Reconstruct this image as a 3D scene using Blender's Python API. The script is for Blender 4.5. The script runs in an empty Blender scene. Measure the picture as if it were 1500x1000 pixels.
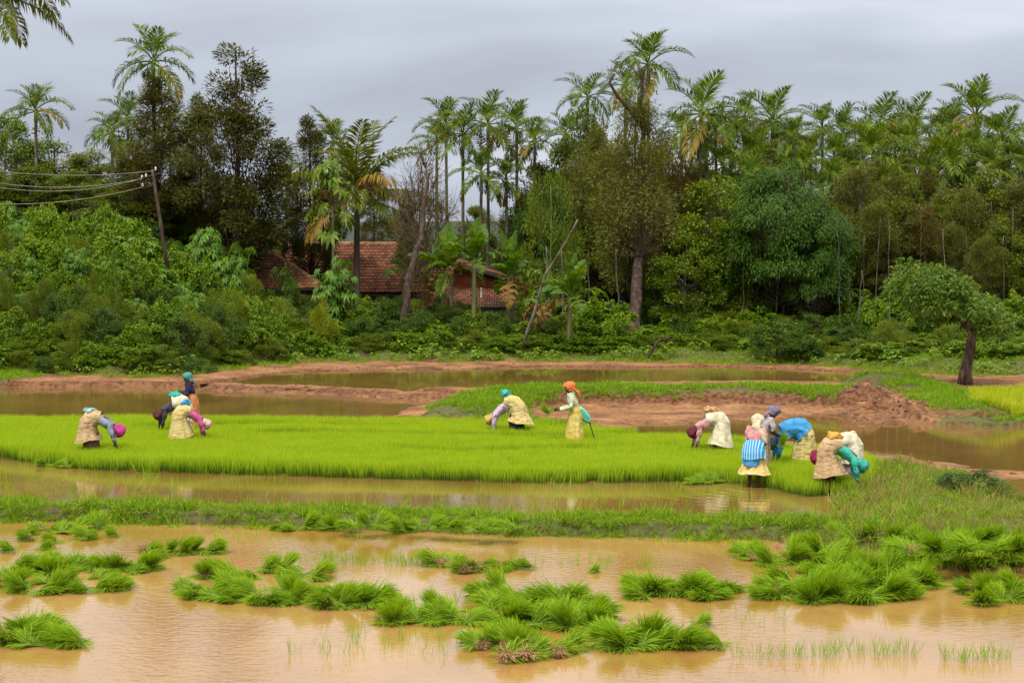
import bpy, math
import numpy as np
from mathutils import Vector, Matrix, Euler

# ------------------------------------------------------------------ camera, sky, sun, exposure
SC = bpy.context.scene
COL = SC.collection
PI = math.pi
EYE = 5.4                      # metres above the paddies
FOC = 2900.0                   # focal length in photo pixels (photo 1500 wide)
PITCH = math.atan(160 / FOC)
cam_d = bpy.data.cameras.new('camera')
cam_d.sensor_width = 36.0
cam_d.sensor_fit = 'HORIZONTAL'
cam_d.lens = FOC / 1500 * 36
cam_d.clip_start = 0.5
cam_d.clip_end = 9000
cam = bpy.data.objects.new('camera', cam_d)
COL.objects.link(cam)
cam.location = (0, 0, EYE)
cam.rotation_euler = (PI / 2 - PITCH, 0, 0)
SC.camera = cam

SUN_EL, SUN_AZ = math.radians(58), math.radians(205)   # from behind the camera, a little to the left
world = bpy.data.worlds.new('World')
SC.world = world
world.use_nodes = True
wn, wl = world.node_tree.nodes, world.node_tree.links
wn.clear()
def wnode(t, **k):
    n = wn.new(t)
    for a, b in k.items(): setattr(n, a, b)
    return n
w_out = wnode('ShaderNodeOutputWorld')
w_mix = wnode('ShaderNodeMixShader')
w_sky = wnode('ShaderNodeTexSky', sky_type='NISHITA', sun_disc=False, sun_elevation=SUN_EL, sun_rotation=SUN_AZ, altitude=800.0)
w_b1 = wnode('ShaderNodeBackground'); w_b1.inputs['Strength'].default_value = 0.09
w_b2 = wnode('ShaderNodeBackground'); w_b2.inputs['Strength'].default_value = 1.0
wl.new(w_sky.outputs[0], w_b1.inputs[0])
w_tc = wnode('ShaderNodeTexCoord')
w_sep = wnode('ShaderNodeSeparateXYZ'); wl.new(w_tc.outputs['Generated'], w_sep.inputs[0])
w_cl = wnode('ShaderNodeMath', operation='MAXIMUM'); wl.new(w_sep.outputs['Z'], w_cl.inputs[0]); w_cl.inputs[1].default_value = 0.0
w_gr = wnode('ShaderNodeMath', operation='MULTIPLY_ADD'); wl.new(w_cl.outputs[0], w_gr.inputs[0])
w_gr.inputs[1].default_value = 1.75; w_gr.inputs[2].default_value = 0.72      # overcast sky: brighter overhead
w_map = wnode('ShaderNodeMapping'); w_map.inputs['Scale'].default_value = (1.0, 1.0, 4.2)
w_map.inputs['Location'].default_value = (0.32, 0.0, 0.55)
wl.new(w_tc.outputs['Generated'], w_map.inputs[0])
w_no = wnode('ShaderNodeTexNoise'); w_no.inputs['Scale'].default_value = 3.1; w_no.inputs['Detail'].default_value = 6
w_no.inputs['Roughness'].default_value = 0.45; w_no.inputs['Distortion'].default_value = 0.25
wl.new(w_map.outputs[0], w_no.inputs['Vector'])
w_cr = wnode('ShaderNodeValToRGB')
e = w_cr.color_ramp.elements
e[0].position = 0.36; e[0].color = (0.365, 0.395, 0.48, 1)
e[1].position = 0.66; e[1].color = (0.69, 0.72, 0.79, 1)
m = e.new(0.5); m.color = (0.475, 0.52, 0.625, 1)
wl.new(w_no.outputs['Fac'], w_cr.inputs[0])
w_mul = wnode('ShaderNodeVectorMath', operation='SCALE')
wl.new(w_cr.outputs[0], w_mul.inputs[0]); wl.new(w_gr.outputs[0], w_mul.inputs['Scale'])
w_wh = wnode('ShaderNodeMix', data_type='RGBA'); wl.new(w_cl.outputs[0], w_wh.inputs[0])       # whiter cloud overhead
w_f = wnode('ShaderNodeMath', operation='MULTIPLY'); w_f.use_clamp = True; wl.new(w_cl.outputs[0], w_f.inputs[0]); w_f.inputs[1].default_value = 1.3; wl.new(w_f.outputs[0], w_wh.inputs[0])
wl.new(w_cr.outputs[0], w_wh.inputs[6]); w_wh.inputs[7].default_value = (.62, .585, .53, 1); wl.new(w_wh.outputs[2], w_mul.inputs[0])
wl.new(w_mul.outputs[0], w_b2.inputs[0])
w_mix.inputs[0].default_value = 0.96
wl.new(w_b1.outputs[0], w_mix.inputs[1]); wl.new(w_b2.outputs[0], w_mix.inputs[2])
wl.new(w_mix.outputs[0], w_out.inputs[0])

sun_d = bpy.data.lights.new('sun', 'SUN')
sun_d.energy = 2.0
sun_d.angle = math.radians(10)
sun_d.color = (1.0, 0.95, 0.87)
sun = bpy.data.objects.new('sun', sun_d)
COL.objects.link(sun)
sdir = Vector((math.sin(SUN_AZ) * math.cos(SUN_EL), math.cos(SUN_AZ) * math.cos(SUN_EL), math.sin(SUN_EL)))
sun.rotation_euler = sdir.to_track_quat('Z', 'Y').to_euler()

SC.view_settings.view_transform = 'Standard'
SC.view_settings.look = 'None'
SC.view_settings.gamma = 1.0
SC.view_settings.exposure = 0.48
SC.view_settings.use_curve_mapping = False
SC.cycles.max_bounces = 6
SC.cycles.diffuse_bounces = 3
SC.cycles.glossy_bounces = 2
SC.cycles.transmission_bounces = 3
SC.cycles.transparent_max_bounces = 4
SC.render.use_persistent_data = False

# ------------------------------------------------------------------ measuring helpers
cp_, sp_ = math.cos(PITCH), math.sin(PITCH)
def ray(u, v):
    x = (np.asarray(u, float) - 750) / FOC
    y = (500 - np.asarray(v, float)) / FOC
    return np.stack([x, y * sp_ + cp_, y * cp_ - sp_], -1)
def G(u, v, z=0.0):
    """point of the ground at height z that a line of sight meets"""
    d = ray(u, v)
    t = (z - EYE) / d[..., 2]
    return np.stack([d[..., 0] * t, d[..., 1] * t, np.full(d[..., 0].shape, z)], -1)
def P(u, v, D):
    """point at distance D along world Y"""
    d = ray(u, v)
    t = D / d[1]
    return Vector((d[0] * t, D, EYE + d[2] * t))
def pxm(D): return FOC / D      # photo pixels per metre at distance D

def poly(pts, z):
    a = np.array(pts, float)
    return G(a[:, 0], a[:, 1], z)[:, :2]

def seg_dist(pl, x, y, closed):
    q = pl if not closed else np.vstack([pl, pl[:1]])
    d = np.full(x.shape, 1e9); tt = np.zeros(x.shape)
    for i in range(len(q) - 1):
        a, b = q[i], q[i + 1]
        ab = b - a; L = max(ab @ ab, 1e-9)
        t = np.clip(((x - a[0]) * ab[0] + (y - a[1]) * ab[1]) / L, 0, 1)
        dd = np.hypot(x - a[0] - t * ab[0], y - a[1] - t * ab[1])
        m_ = dd < d
        d = np.where(m_, dd, d); tt = np.where(m_, i + t, tt)
    return d, tt
def inside(pl, x, y):
    c = np.zeros(x.shape, bool)
    n = len(pl)
    for i in range(n):
        a, b = pl[i], pl[(i + 1) % n]
        if a[1] == b[1]: continue
        k = ((a[1] > y) != (b[1] > y)) & (x < (b[0] - a[0]) * (y - a[1]) / (b[1] - a[1]) + a[0])
        c ^= k
    return c
def sdist(pl, x, y):
    d, _ = seg_dist(pl, x, y, True)
    return np.where(inside(pl, x, y), d, -d)
def smooth(t): t = np.clip(t, 0, 1); return t * t * (3 - 2 * t)
_NR = np.random.default_rng(11).random((256, 256))
def vn(x, y, s, k=0):
    """lattice noise, 0..1, feature size s"""
    x = np.asarray(x) / s + 37.3 * (k + 1); y = np.asarray(y) / s + 91.7 * (k + 1)
    xi, yi = np.floor(x).astype(int), np.floor(y).astype(int)
    fx, fy = smooth(x - xi), smooth(y - yi)
    g = lambda i, j: _NR[i % 256, j % 256]
    return (g(xi, yi) * (1 - fx) + g(xi + 1, yi) * fx) * (1 - fy) + (g(xi, yi + 1) * (1 - fx) + g(xi + 1, yi + 1) * fx) * fy

# ------------------------------------------------------------------ mesh helpers
def build(verts, tris=None, quads=None, name='mesh', smooth_=False):
    me = bpy.data.meshes.new(name)
    v = np.asarray(verts, np.float32).reshape(-1, 3)
    t = np.zeros((0, 3), np.int32) if tris is None or len(tris) == 0 else np.asarray(tris, np.int32).reshape(-1, 3)
    q = np.zeros((0, 4), np.int32) if quads is None or len(quads) == 0 else np.asarray(quads, np.int32).reshape(-1, 4)
    me.vertices.add(len(v)); me.vertices.foreach_set('co', v.ravel())
    me.loops.add(t.size + q.size)
    me.loops.foreach_set('vertex_index', np.concatenate([t.ravel(), q.ravel()]).astype(np.int32))
    me.polygons.add(len(t) + len(q))
    st = np.concatenate([np.arange(len(t)) * 3, len(t) * 3 + np.arange(len(q)) * 4]).astype(np.int32)
    me.polygons.foreach_set('loop_start', st)
    me.polygons.foreach_set('loop_total', np.concatenate([np.full(len(t), 3), np.full(len(q), 4)]).astype(np.int32))
    if smooth_: me.polygons.foreach_set('use_smooth', np.ones(len(t) + len(q), bool))
    me.update(calc_edges=True)
    return me
class MB:
    def __init__(s): s.v = []; s.t = []; s.q = []; s.n = 0
    def add(s, v, t=None, q=None):
        v = np.asarray(v, float).reshape(-1, 3)
        if t is not None and len(t): s.t.append(np.asarray(t).reshape(-1, 3) + s.n)
        if q is not None and len(q): s.q.append(np.asarray(q).reshape(-1, 4) + s.n)
        s.v.append(v); s.n += len(v)
        return s
    def box(s, c, d, rz=0, rx=0, ry=0):
        g = np.array([[i, j, k] for i in (-.5, .5) for j in (-.5, .5) for k in (-.5, .5)]) * np.array(d)
        R_ = np.array(Euler((rx, ry, rz)).to_matrix())
        s.add(g @ R_.T + np.array(c), q=[[0, 1, 3, 2], [4, 6, 7, 5], [0, 4, 5, 1], [2, 3, 7, 6], [0, 2, 6, 4], [1, 5, 7, 3]])
        return s
    def tube(s, pts, rad, n=6, cap=True, noise=0, seed=0):
        pts = np.asarray(pts, float); k = len(pts)
        rad = np.broadcast_to(np.asarray(rad, float), (k,))
        tan = np.gradient(pts, axis=0); tan /= np.linalg.norm(tan, axis=1, keepdims=True) + 1e-9
        up = np.array([0, 0, 1.0]) if abs(tan[:, 2]).mean() < 0.8 else np.array([1.0, 0, 0])
        a = np.cross(tan, up); a /= np.linalg.norm(a, axis=1, keepdims=True) + 1e-9
        b = np.cross(tan, a)
        th = np.linspace(0, 2 * PI, n, endpoint=False)
        rr = rad[:, None] * np.ones(n)[None]
        if noise: rr = rr * (1 + noise * (np.random.default_rng(seed).random((k, n)) - .5))
        v = pts[:, None] + rr[..., None] * (np.cos(th)[None, :, None] * a[:, None] + np.sin(th)[None, :, None] * b[:, None])
        i = np.arange(k - 1)[:, None] * n; j = np.arange(n)[None]; j2 = (j + 1) % n
        q = np.stack([i + j, i + j2, i + n + j2, i + n + j], -1).reshape(-1, 4)
        v = v.reshape(-1, 3); t = []
        if cap:
            v = np.vstack([v, pts[:1], pts[-1:]])
            c0, c1 = k * n, k * n + 1
            for jj in range(n):
                t.append([c0, (jj + 1) % n, jj]); t.append([c1, (k - 1) * n + jj, (k - 1) * n + (jj + 1) % n])
        s.add(v, t, q); return s
    def mesh(s, name, smooth_=False):
        v = np.vstack(s.v) if s.v else np.zeros((0, 3))
        return build(v, np.vstack(s.t) if s.t else None, np.vstack(s.q) if s.q else None, name, smooth_)
def tag(o, label=None, cat=None, group=None, kind=None):
    if label: o['label'] = label
    if cat: o['category'] = cat
    if group: o['group'] = group
    if kind: o['kind'] = kind
    return o
def obj(name, me, mat=None, parent=None, loc=None, rot=None, scl=None):
    if mat is not None and len(me.materials) == 0: me.materials.append(mat)
    o = bpy.data.objects.new(name, me)
    COL.objects.link(o)
    if parent is not None: o.parent = parent
    if loc is not None: o.location = loc
    if rot is not None: o.rotation_euler = rot
    if scl is not None: o.scale = scl if hasattr(scl, '__len__') else (scl,) * 3
    return o
def empty(name, loc, rz=0, scl=1):
    o = bpy.data.objects.new(name, None); COL.objects.link(o)
    o.location = loc; o.rotation_euler = (0, 0, rz)
    o.scale = scl if hasattr(scl, '__len__') else (scl,) * 3
    return o

# ------------------------------------------------------------------ materials
def mat_new(name):
    m_ = bpy.data.materials.new(name); m_.use_nodes = True
    nt = m_.node_tree; nt.nodes.clear()
    return m_, nt.nodes, nt.links
def ramp(nodes, cols, pos=None):
    r = nodes.new('ShaderNodeValToRGB'); el = r.color_ramp.elements
    pos = pos or [i / (len(cols) - 1) for i in range(len(cols))]
    while len(el) < len(cols): el.new(0.5)
    for e_, c, p_ in zip(el, cols, pos): e_.position = p_; e_.color = (*c, 1)
    return r
def leafmat(name, cols, trans=0.3, rough=0.5, spec=0.35, pos=None, noise=6.0, nmix=0.35, tip=None):
    """leaves: every leaf (mesh island) gets its own tone; a broad noise shifts whole sprays"""
    m_, n, l = mat_new(name)
    out = n.new('ShaderNodeOutputMaterial')
    geo = n.new('ShaderNodeNewGeometry')
    cols = [(a_ * 1.14, b_ * 1.0, c_ * .72) for a_, b_, c_ in cols]
    cr = ramp(n, cols, pos)
    tc = n.new('ShaderNodeTexCoord'); no = n.new('ShaderNodeTexNoise'); no.inputs['Scale'].default_value = noise / 10
    no.inputs['Detail'].default_value = 2
    l.new(tc.outputs['Object'], no.inputs['Vector'])
    oi = n.new('ShaderNodeObjectInfo')
    a = n.new('ShaderNodeMath'); a.operation = 'MULTIPLY'; a.inputs[1].default_value = 1 - nmix
    l.new(geo.outputs['Random Per Island'], a.inputs[0])
    b = n.new('ShaderNodeMath'); b.operation = 'MULTIPLY_ADD'; b.inputs[1].default_value = nmix
    l.new(no.outputs['Fac'], b.inputs[0]); l.new(a.outputs[0], b.inputs[2])
    c = n.new('ShaderNodeMath'); c.operation = 'MULTIPLY_ADD'; c.inputs[1].default_value = 0.16; c.inputs[2].default_value = -0.08
    l.new(oi.outputs['Random'], c.inputs[0])
    d = n.new('ShaderNodeMath'); d.operation = 'ADD'; l.new(b.outputs[0], d.inputs[0]); l.new(c.outputs[0], d.inputs[1])
    l.new(d.outputs[0], cr.inputs[0])
    col = cr.outputs[0]
    if tip:
        # colour along the blade (attribute h: 0 at the root, 1 at the tip)
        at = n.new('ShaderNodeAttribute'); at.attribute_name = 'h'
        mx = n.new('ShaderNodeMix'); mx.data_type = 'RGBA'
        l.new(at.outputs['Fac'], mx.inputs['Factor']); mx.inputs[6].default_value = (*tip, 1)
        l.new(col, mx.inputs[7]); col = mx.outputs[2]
    p = n.new('ShaderNodeBsdfPrincipled'); p.inputs['Roughness'].default_value = max(rough, .5)
    p.inputs['Specular IOR Level'].default_value = spec * .5
    l.new(col, p.inputs['Base Color'])
    t = n.new('ShaderNodeBsdfTranslucent')
    hs = n.new('ShaderNodeHueSaturation'); hs.inputs['Hue'].default_value = 0.485; hs.inputs['Saturation'].default_value = 1.1; hs.inputs['Value'].default_value = 1.35
    l.new(col, hs.inputs['Color']); l.new(hs.outputs[0], t.inputs['Color'])
    mx2 = n.new('ShaderNodeMixShader'); mx2.inputs[0].default_value = trans
    l.new(p.outputs[0], mx2.inputs[1]); l.new(t.outputs[0], mx2.inputs[2]); l.new(mx2.outputs[0], out.inputs[0])
    return m_
def noisemat(name, cols, scale=8, rough=0.8, stretch=(1, 1, 1), bump=0.3, detail=5, pos=None, spec=0.3, dist=0.0, coord='Object', bscale=None, objvar=0.0):
    m_, n, l = mat_new(name)
    out = n.new('ShaderNodeOutputMaterial'); p = n.new('ShaderNodeBsdfPrincipled')
    tc = n.new('ShaderNodeTexCoord'); mp = n.new('ShaderNodeMapping'); mp.inputs['Scale'].default_value = stretch
    l.new(tc.outputs[coord], mp.inputs[0])
    no = n.new('ShaderNodeTexNoise'); no.inputs['Scale'].default_value = scale; no.inputs['Detail'].default_value = detail; no.inputs['Distortion'].default_value = dist
    l.new(mp.outputs[0], no.inputs['Vector'])
    cr = ramp(n, cols, pos or [0.3 + 0.4 * i / (len(cols) - 1) for i in range(len(cols))])
    fac = no.outputs['Fac']
    if objvar:
        oi = n.new('ShaderNodeObjectInfo'); a = n.new('ShaderNodeMath'); a.operation = 'MULTIPLY_ADD'
        a.inputs[1].default_value = objvar; a.inputs[2].default_value = -objvar / 2
        l.new(oi.outputs['Random'], a.inputs[0]); b = n.new('ShaderNodeMath'); b.operation = 'ADD'
        l.new(fac, b.inputs[0]); l.new(a.outputs[0], b.inputs[1]); fac = b.outputs[0]
    l.new(fac, cr.inputs[0])
    l.new(cr.outputs[0], p.inputs['Base Color']); p.inputs['Roughness'].default_value = rough; p.inputs['Specular IOR Level'].default_value = spec
    if bump:
        bp = n.new('ShaderNodeBump'); bp.inputs['Strength'].default_value = bump; bp.inputs['Distance'].default_value = 0.05
        no2 = no
        if bscale:
            no2 = n.new('ShaderNodeTexNoise'); no2.inputs['Scale'].default_value = bscale; no2.inputs['Detail'].default_value = 4
            l.new(mp.outputs[0], no2.inputs['Vector'])
        l.new(no2.outputs['Fac'], bp.inputs['Height']); l.new(bp.outputs[0], p.inputs['Normal'])
    l.new(p.outputs[0], out.inputs[0])
    return m_

# ------------------------------------------------------------------ the lie of the land
Z1, Z2, Z3, Z4, Z5 = 0.0, 0.08, 0.07, 0.05, 0.20     # water levels
W1 = poly([(-1500, 753), (-300, 753), (0, 755), (400, 762), (700, 777), (900, 781), (1200, 785), (1300, 795), (1420, 799), (1500, 802), (1700, 812), (2600, 830), (3800, 1500), (2400, 2400), (-900, 2400), (-2500, 1500)], Z1)
W2 = poly([(-1200, 655), (-300, 660), (0, 666), (150, 684), (400, 692), (800, 704), (1000, 702), (1060, 703), (1120, 707), (1180, 722), (1235, 722), (1252, 733), (1238, 757), (1200, 764), (1100, 763), (800, 755), (400, 746), (0, 739), (-300, 735), (-1200, 730)], Z2)
BED = poly([(-1200, 658), (-300, 662), (0, 668), (150, 686), (400, 693), (800, 705), (1000, 702), (1060, 703), (1120, 708), (1180, 724), (1245, 722), (1290, 700), (1276, 682), (1200, 664), (1100, 656), (1000, 650), (900, 640), (800, 634), (700, 627), (400, 625), (0, 621), (-300, 620), (-1200, 618)], 0.12)
W3 = poly([(-1000, 567), (-300, 567), (0, 567), (300, 567), (450, 569), (560, 575), (640, 579.5), (706, 587), (684, 600), (694, 614), (640, 620), (500, 616), (380, 613), (300, 616), (200, 612), (0, 616), (-1000, 616)], Z3)
W4 = poly([(885, 634), (905, 626), (1000, 621), (1080, 613), (1130, 613), (1180, 606), (1240, 610), (1300, 607), (1380, 612), (1450, 611), (1600, 620), (2300, 640), (2300, 700), (1700, 692), (1500, 689), (1400, 682), (1310, 668), (1270, 660), (1200, 652), (1050, 642), (940, 636)], Z4)
W5 = poly([(318, 561), (400, 547), (480, 544), (600, 542), (700, 541), (800, 537), (900, 539), (1050, 537), (1200, 543), (1290, 549), (1322, 554), (1300, 559), (1240, 560), (1100, 559), (900, 562), (800, 566), (700, 569), (600, 571), (450, 567)], Z5)
W6 = poly([(1452, 702), (1500, 700), (2000, 705), (2000, 760), (1500, 737), (1470, 722)], 0.1)
TER = poly([(-1500, 561), (0, 561), (300, 561), (450, 564), (560, 571), (640, 577), (700, 580), (760, 585), (860, 586), (1000, 586), (1150, 587), (1240, 588), (1300, 592), (1370, 597), (1425, 605), (1500, 610), (1700, 618), (2600, 640), (4200, 660), (4200, 400), (4200, 352), (-3500, 352), (-3500, 500)], 0.24)
FOR = poly([(-2500, 520), (-300, 536), (0, 541), (150, 549), (250, 548), (330, 537), (420, 530), (500, 527), (900, 527), (1050, 530), (1200, 534), (1300, 541), (1400, 545), (1500, 547), (2200, 550), (5000, 560), (5000, 352), (-4000, 352), (-4000, 500)], 0.32)
BUND1 = poly([(-1500, 742), (-300, 742), (0, 745), (400, 753), (700, 764), (900, 768), (1200, 774), (1260, 776)], 0.15)
GBUND = poly([(672, 600), (690, 590), (700, 583), (760, 576), (860, 572), (1000, 573), (1150, 574), (1245, 578)], 0.45)
GBUND2 = poly([(1290, 549), (1345, 566), (1390, 582), (1425, 598)], 0.4)
NBUND = poly([(318, 561), (450, 565), (560, 570.5), (640, 575.5), (700, 581)], 0.27)
GRASSR = poly([(1255, 700), (1285, 674), (1330, 682), (1400, 690), (1450, 697), (1462, 715), (1500, 742), (1700, 760), (2600, 790), (2600, 828), (1700, 811), (1500, 801), (1300, 793), (1210, 784), (1200, 770), (1240, 760), (1256, 735), (1240, 722)], 0.3)
GRASSM = poly([(672, 600), (700, 585), (755, 582), (775, 592), (762, 608), (790, 618), (880, 624), (890, 633), (800, 633), (740, 628), (690, 618)], 0.25)
YPAD = poly([(1422, 580), (1500, 575), (2300, 572), (2300, 622), (1500, 607), (1428, 602)], 0.3)
LGRASS = poly([(-600, 542), (0, 542), (50, 546), (62, 552), (0, 557), (-600, 558)], 0.28)
MOUND = poly([(1235, 572), (1280, 566), (1340, 574), (1372, 590), (1340, 600), (1280, 600), (1240, 595)], 0.5)

def hgt(x, y):
    x = np.asarray(x, float); y = np.asarray(y, float)
    n1 = vn(x, y, 1.4, 1); n2 = vn(x, y, 0.35, 2); n3 = vn(x, y, 5, 3); n4 = vn(x, y, 0.12, 4)
    low = 0.13 + 0.035 * (n1 - .5) + 0.02 * (n2 - .5)
    high = 0.28 + 0.06 * (n1 - .5) + 0.05 * (n2 - .5)
    st = sdist(TER, x, y) + 0.9 * (n1 - .5) + 0.35 * (n2 - .5)
    h = low + (high - low) * smooth(st / 0.7 + .3)
    def pond(h, pl, lvl, w=0.55, dep=0.14, nz=0.5):
        s = sdist(pl, x, y) + nz * (n1 - .5) + 0.25 * nz * (n2 - .5)
        k = smooth(s / w + 0.5)
        return h + (lvl - dep - h) * k
    h = pond(h, W3, Z3, .4, .14, .2); h = pond(h, W4, Z4, 1.2, 0.12, 1.2); h = pond(h, W5, Z5, 0.6, .14, .25)
    h = pond(h, W6, 0.1, .6, .1, .6)
    b, _ = seg_dist(GBUND, x, y, False)
    h = np.maximum(h, 0.56 - 0.40 * smooth((b - .6 - .8 * (n1 - .5)) / 0.9) - 10 * (b > 2.2) + 0.08 * (n2 - .5))
    b, _ = seg_dist(GBUND2, x, y, False)
    h = np.maximum(h, 0.47 - 0.3 * smooth((b - .5) / 0.9) - 10 * (b > 1.8) + 0.05 * (n2 - .5))
    b, _ = seg_dist(NBUND, x, y, False)
    h = np.maximum(h, 0.29 - 0.25 * smooth(b / 0.8) - 10 * (b > .8) + 0.07 * (n2 - .5))
    s = sdist(MOUND, x, y)
    h = h + smooth(s / 1.0 + .4) * (0.02 * n1 + 0.17 * n2 + 0.12 * n4)
    s = sdist(GRASSM, x, y); h = np.maximum(h, 0.13 + 0.22 * smooth(s / 1.2 + .2) * (0.7 + .6 * n1) - 10 * (s < -.5))
    h = pond(h, W1, Z1, .35, .12, .25); h = pond(h, W2, Z2, .35, .10, .2)
    s = sdist(BED, x, y); h = h + (0.09 + .02 * n2 - h) * smooth(s / .3 + .5)
    b, _ = seg_dist(BUND1, x, y, False)
    h = np.maximum(h, 0.22 - 0.34 * smooth((b - .2 - .3 * (n1 - .5)) / .5) - 10 * (b > 1.1) + .08 * (n2 - .5))
    s = sdist(GRASSR, x, y) + .5 * (n1 - .5)
    h = np.maximum(h, 0.055 + 0.22 * smooth(s / .9 + .1) + .10 * n1 * smooth(s) + .25 * smooth(s / 3) * n3 - 10 * (s < -.8))
    f = sdist(FOR, x, y)
    xx = x / np.maximum(y, 1) * FOC + 750        # bearing, photo-pixel units: the bank is steep to the left, gentle to the right
    sl = 0.05 + 0.19 * smooth((420 - xx) / 260)
    cap = 1.6 + 3.2 * smooth((420 - xx) / 260)
    h = h + np.where(f > 0, np.minimum(f * sl + 0.35 * smooth(f / 1.5), cap + 0.3 * n3), 0)
    # far country: low wooded hills
    far = smooth((y - 400) / 900)
    h = h + far * (3 + 14 * vn(x, y, 420, 5) + 5 * vn(x, y, 120, 6)) * np.where(y > 0, 1, 0)
    return h

def axis(core, lo, hi):
    a = list(core)
    st = (core[1] - core[0]); p = core[0]
    left = []
    while p > lo: st *= 1.35; p -= st; left.append(p)
    st = (core[-1] - core[-2]); p = core[-1]; right = []
    while p < hi: st *= 1.35 if st < 60 else 1.0; p += st; right.append(p)
    return np.array(left[::-1] + a + right)
ys = [14.0]
while ys[-1] < 100: ys.append(ys[-1] + 0.07 + 0.0024 * (ys[-1] - 14) )
XS = axis(np.arange(-30, 30.01, 0.16), -4000, 4000)
YS = axis(np.array(ys), -3000, 6000)
gx, gy = np.meshgrid(XS, YS)
gz = hgt(gx.ravel(), gy.ravel()).reshape(gx.shape)
nx_, ny_ = len(XS), len(YS)
ii = (np.arange(ny_ - 1)[:, None] * nx_ + np.arange(nx_ - 1)[None]).ravel()
gme = build(np.stack([gx, gy, gz], -1).reshape(-1, 3), quads=np.stack([ii, ii + 1, ii + nx_ + 1, ii + nx_], -1), name='ground', smooth_=True)
X_, Y_ = gx.ravel(), gy.ravel()
n1 = vn(X_, Y_, 1.0, 7); n2 = vn(X_, Y_, .3, 8)
b1, _ = seg_dist(BUND1, X_, Y_, False); b2, _ = seg_dist(GBUND, X_, Y_, False); b3, _ = seg_dist(GBUND2, X_, Y_, False)
gr = np.zeros(len(X_))
Zg = gz.ravel()
gr = np.maximum(gr, smooth(1.6 - b1 * 1.6)); gr = np.maximum(gr, smooth(2.6 - b2 * 1.6 + n1) * (Zg > .36)); gr = np.maximum(gr, smooth(2.6 - b3 * 1.5 + n1))
for pl in (GRASSR, GRASSM, LGRASS): gr = np.maximum(gr, smooth(sdist(pl, X_, Y_) * 1.5 + 1.0 * n1))
gr = np.maximum(gr, smooth(sdist(FOR, X_, Y_) * 1.2 + .4 * n1))
gr = np.maximum(gr, smooth(sdist(YPAD, X_, Y_)))
s4 = sdist(MOUND, X_, Y_); gr *= 1 - smooth(s4 + .8)
_gyy, _gxx = np.gradient(gz, YS, XS); gr *= 1 - .8 * smooth((np.hypot(_gxx, _gyy).ravel() - .25) / .3) * (Y_ > 55) * (Y_ < 68)
at = gme.attributes.new('grassy', 'FLOAT', 'POINT'); at.data.foreach_set('value', gr.astype(np.float32))
wet = np.zeros(len(X_))
for pl, lv in ((W3, Z3), (W4, Z4), (W5, Z5), (W2, Z2), (W1, Z1)):
    wet = np.maximum(wet, smooth(1 - (Zg - lv) / 0.05) * smooth(sdist(pl, X_, Y_) + 1.6))
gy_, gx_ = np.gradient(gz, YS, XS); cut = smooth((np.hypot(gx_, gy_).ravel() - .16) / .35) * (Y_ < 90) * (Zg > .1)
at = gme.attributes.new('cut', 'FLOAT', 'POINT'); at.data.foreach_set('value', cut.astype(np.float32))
at = gme.attributes.new('wet', 'FLOAT', 'POINT'); at.data.foreach_set('value', wet.astype(np.float32))

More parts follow.
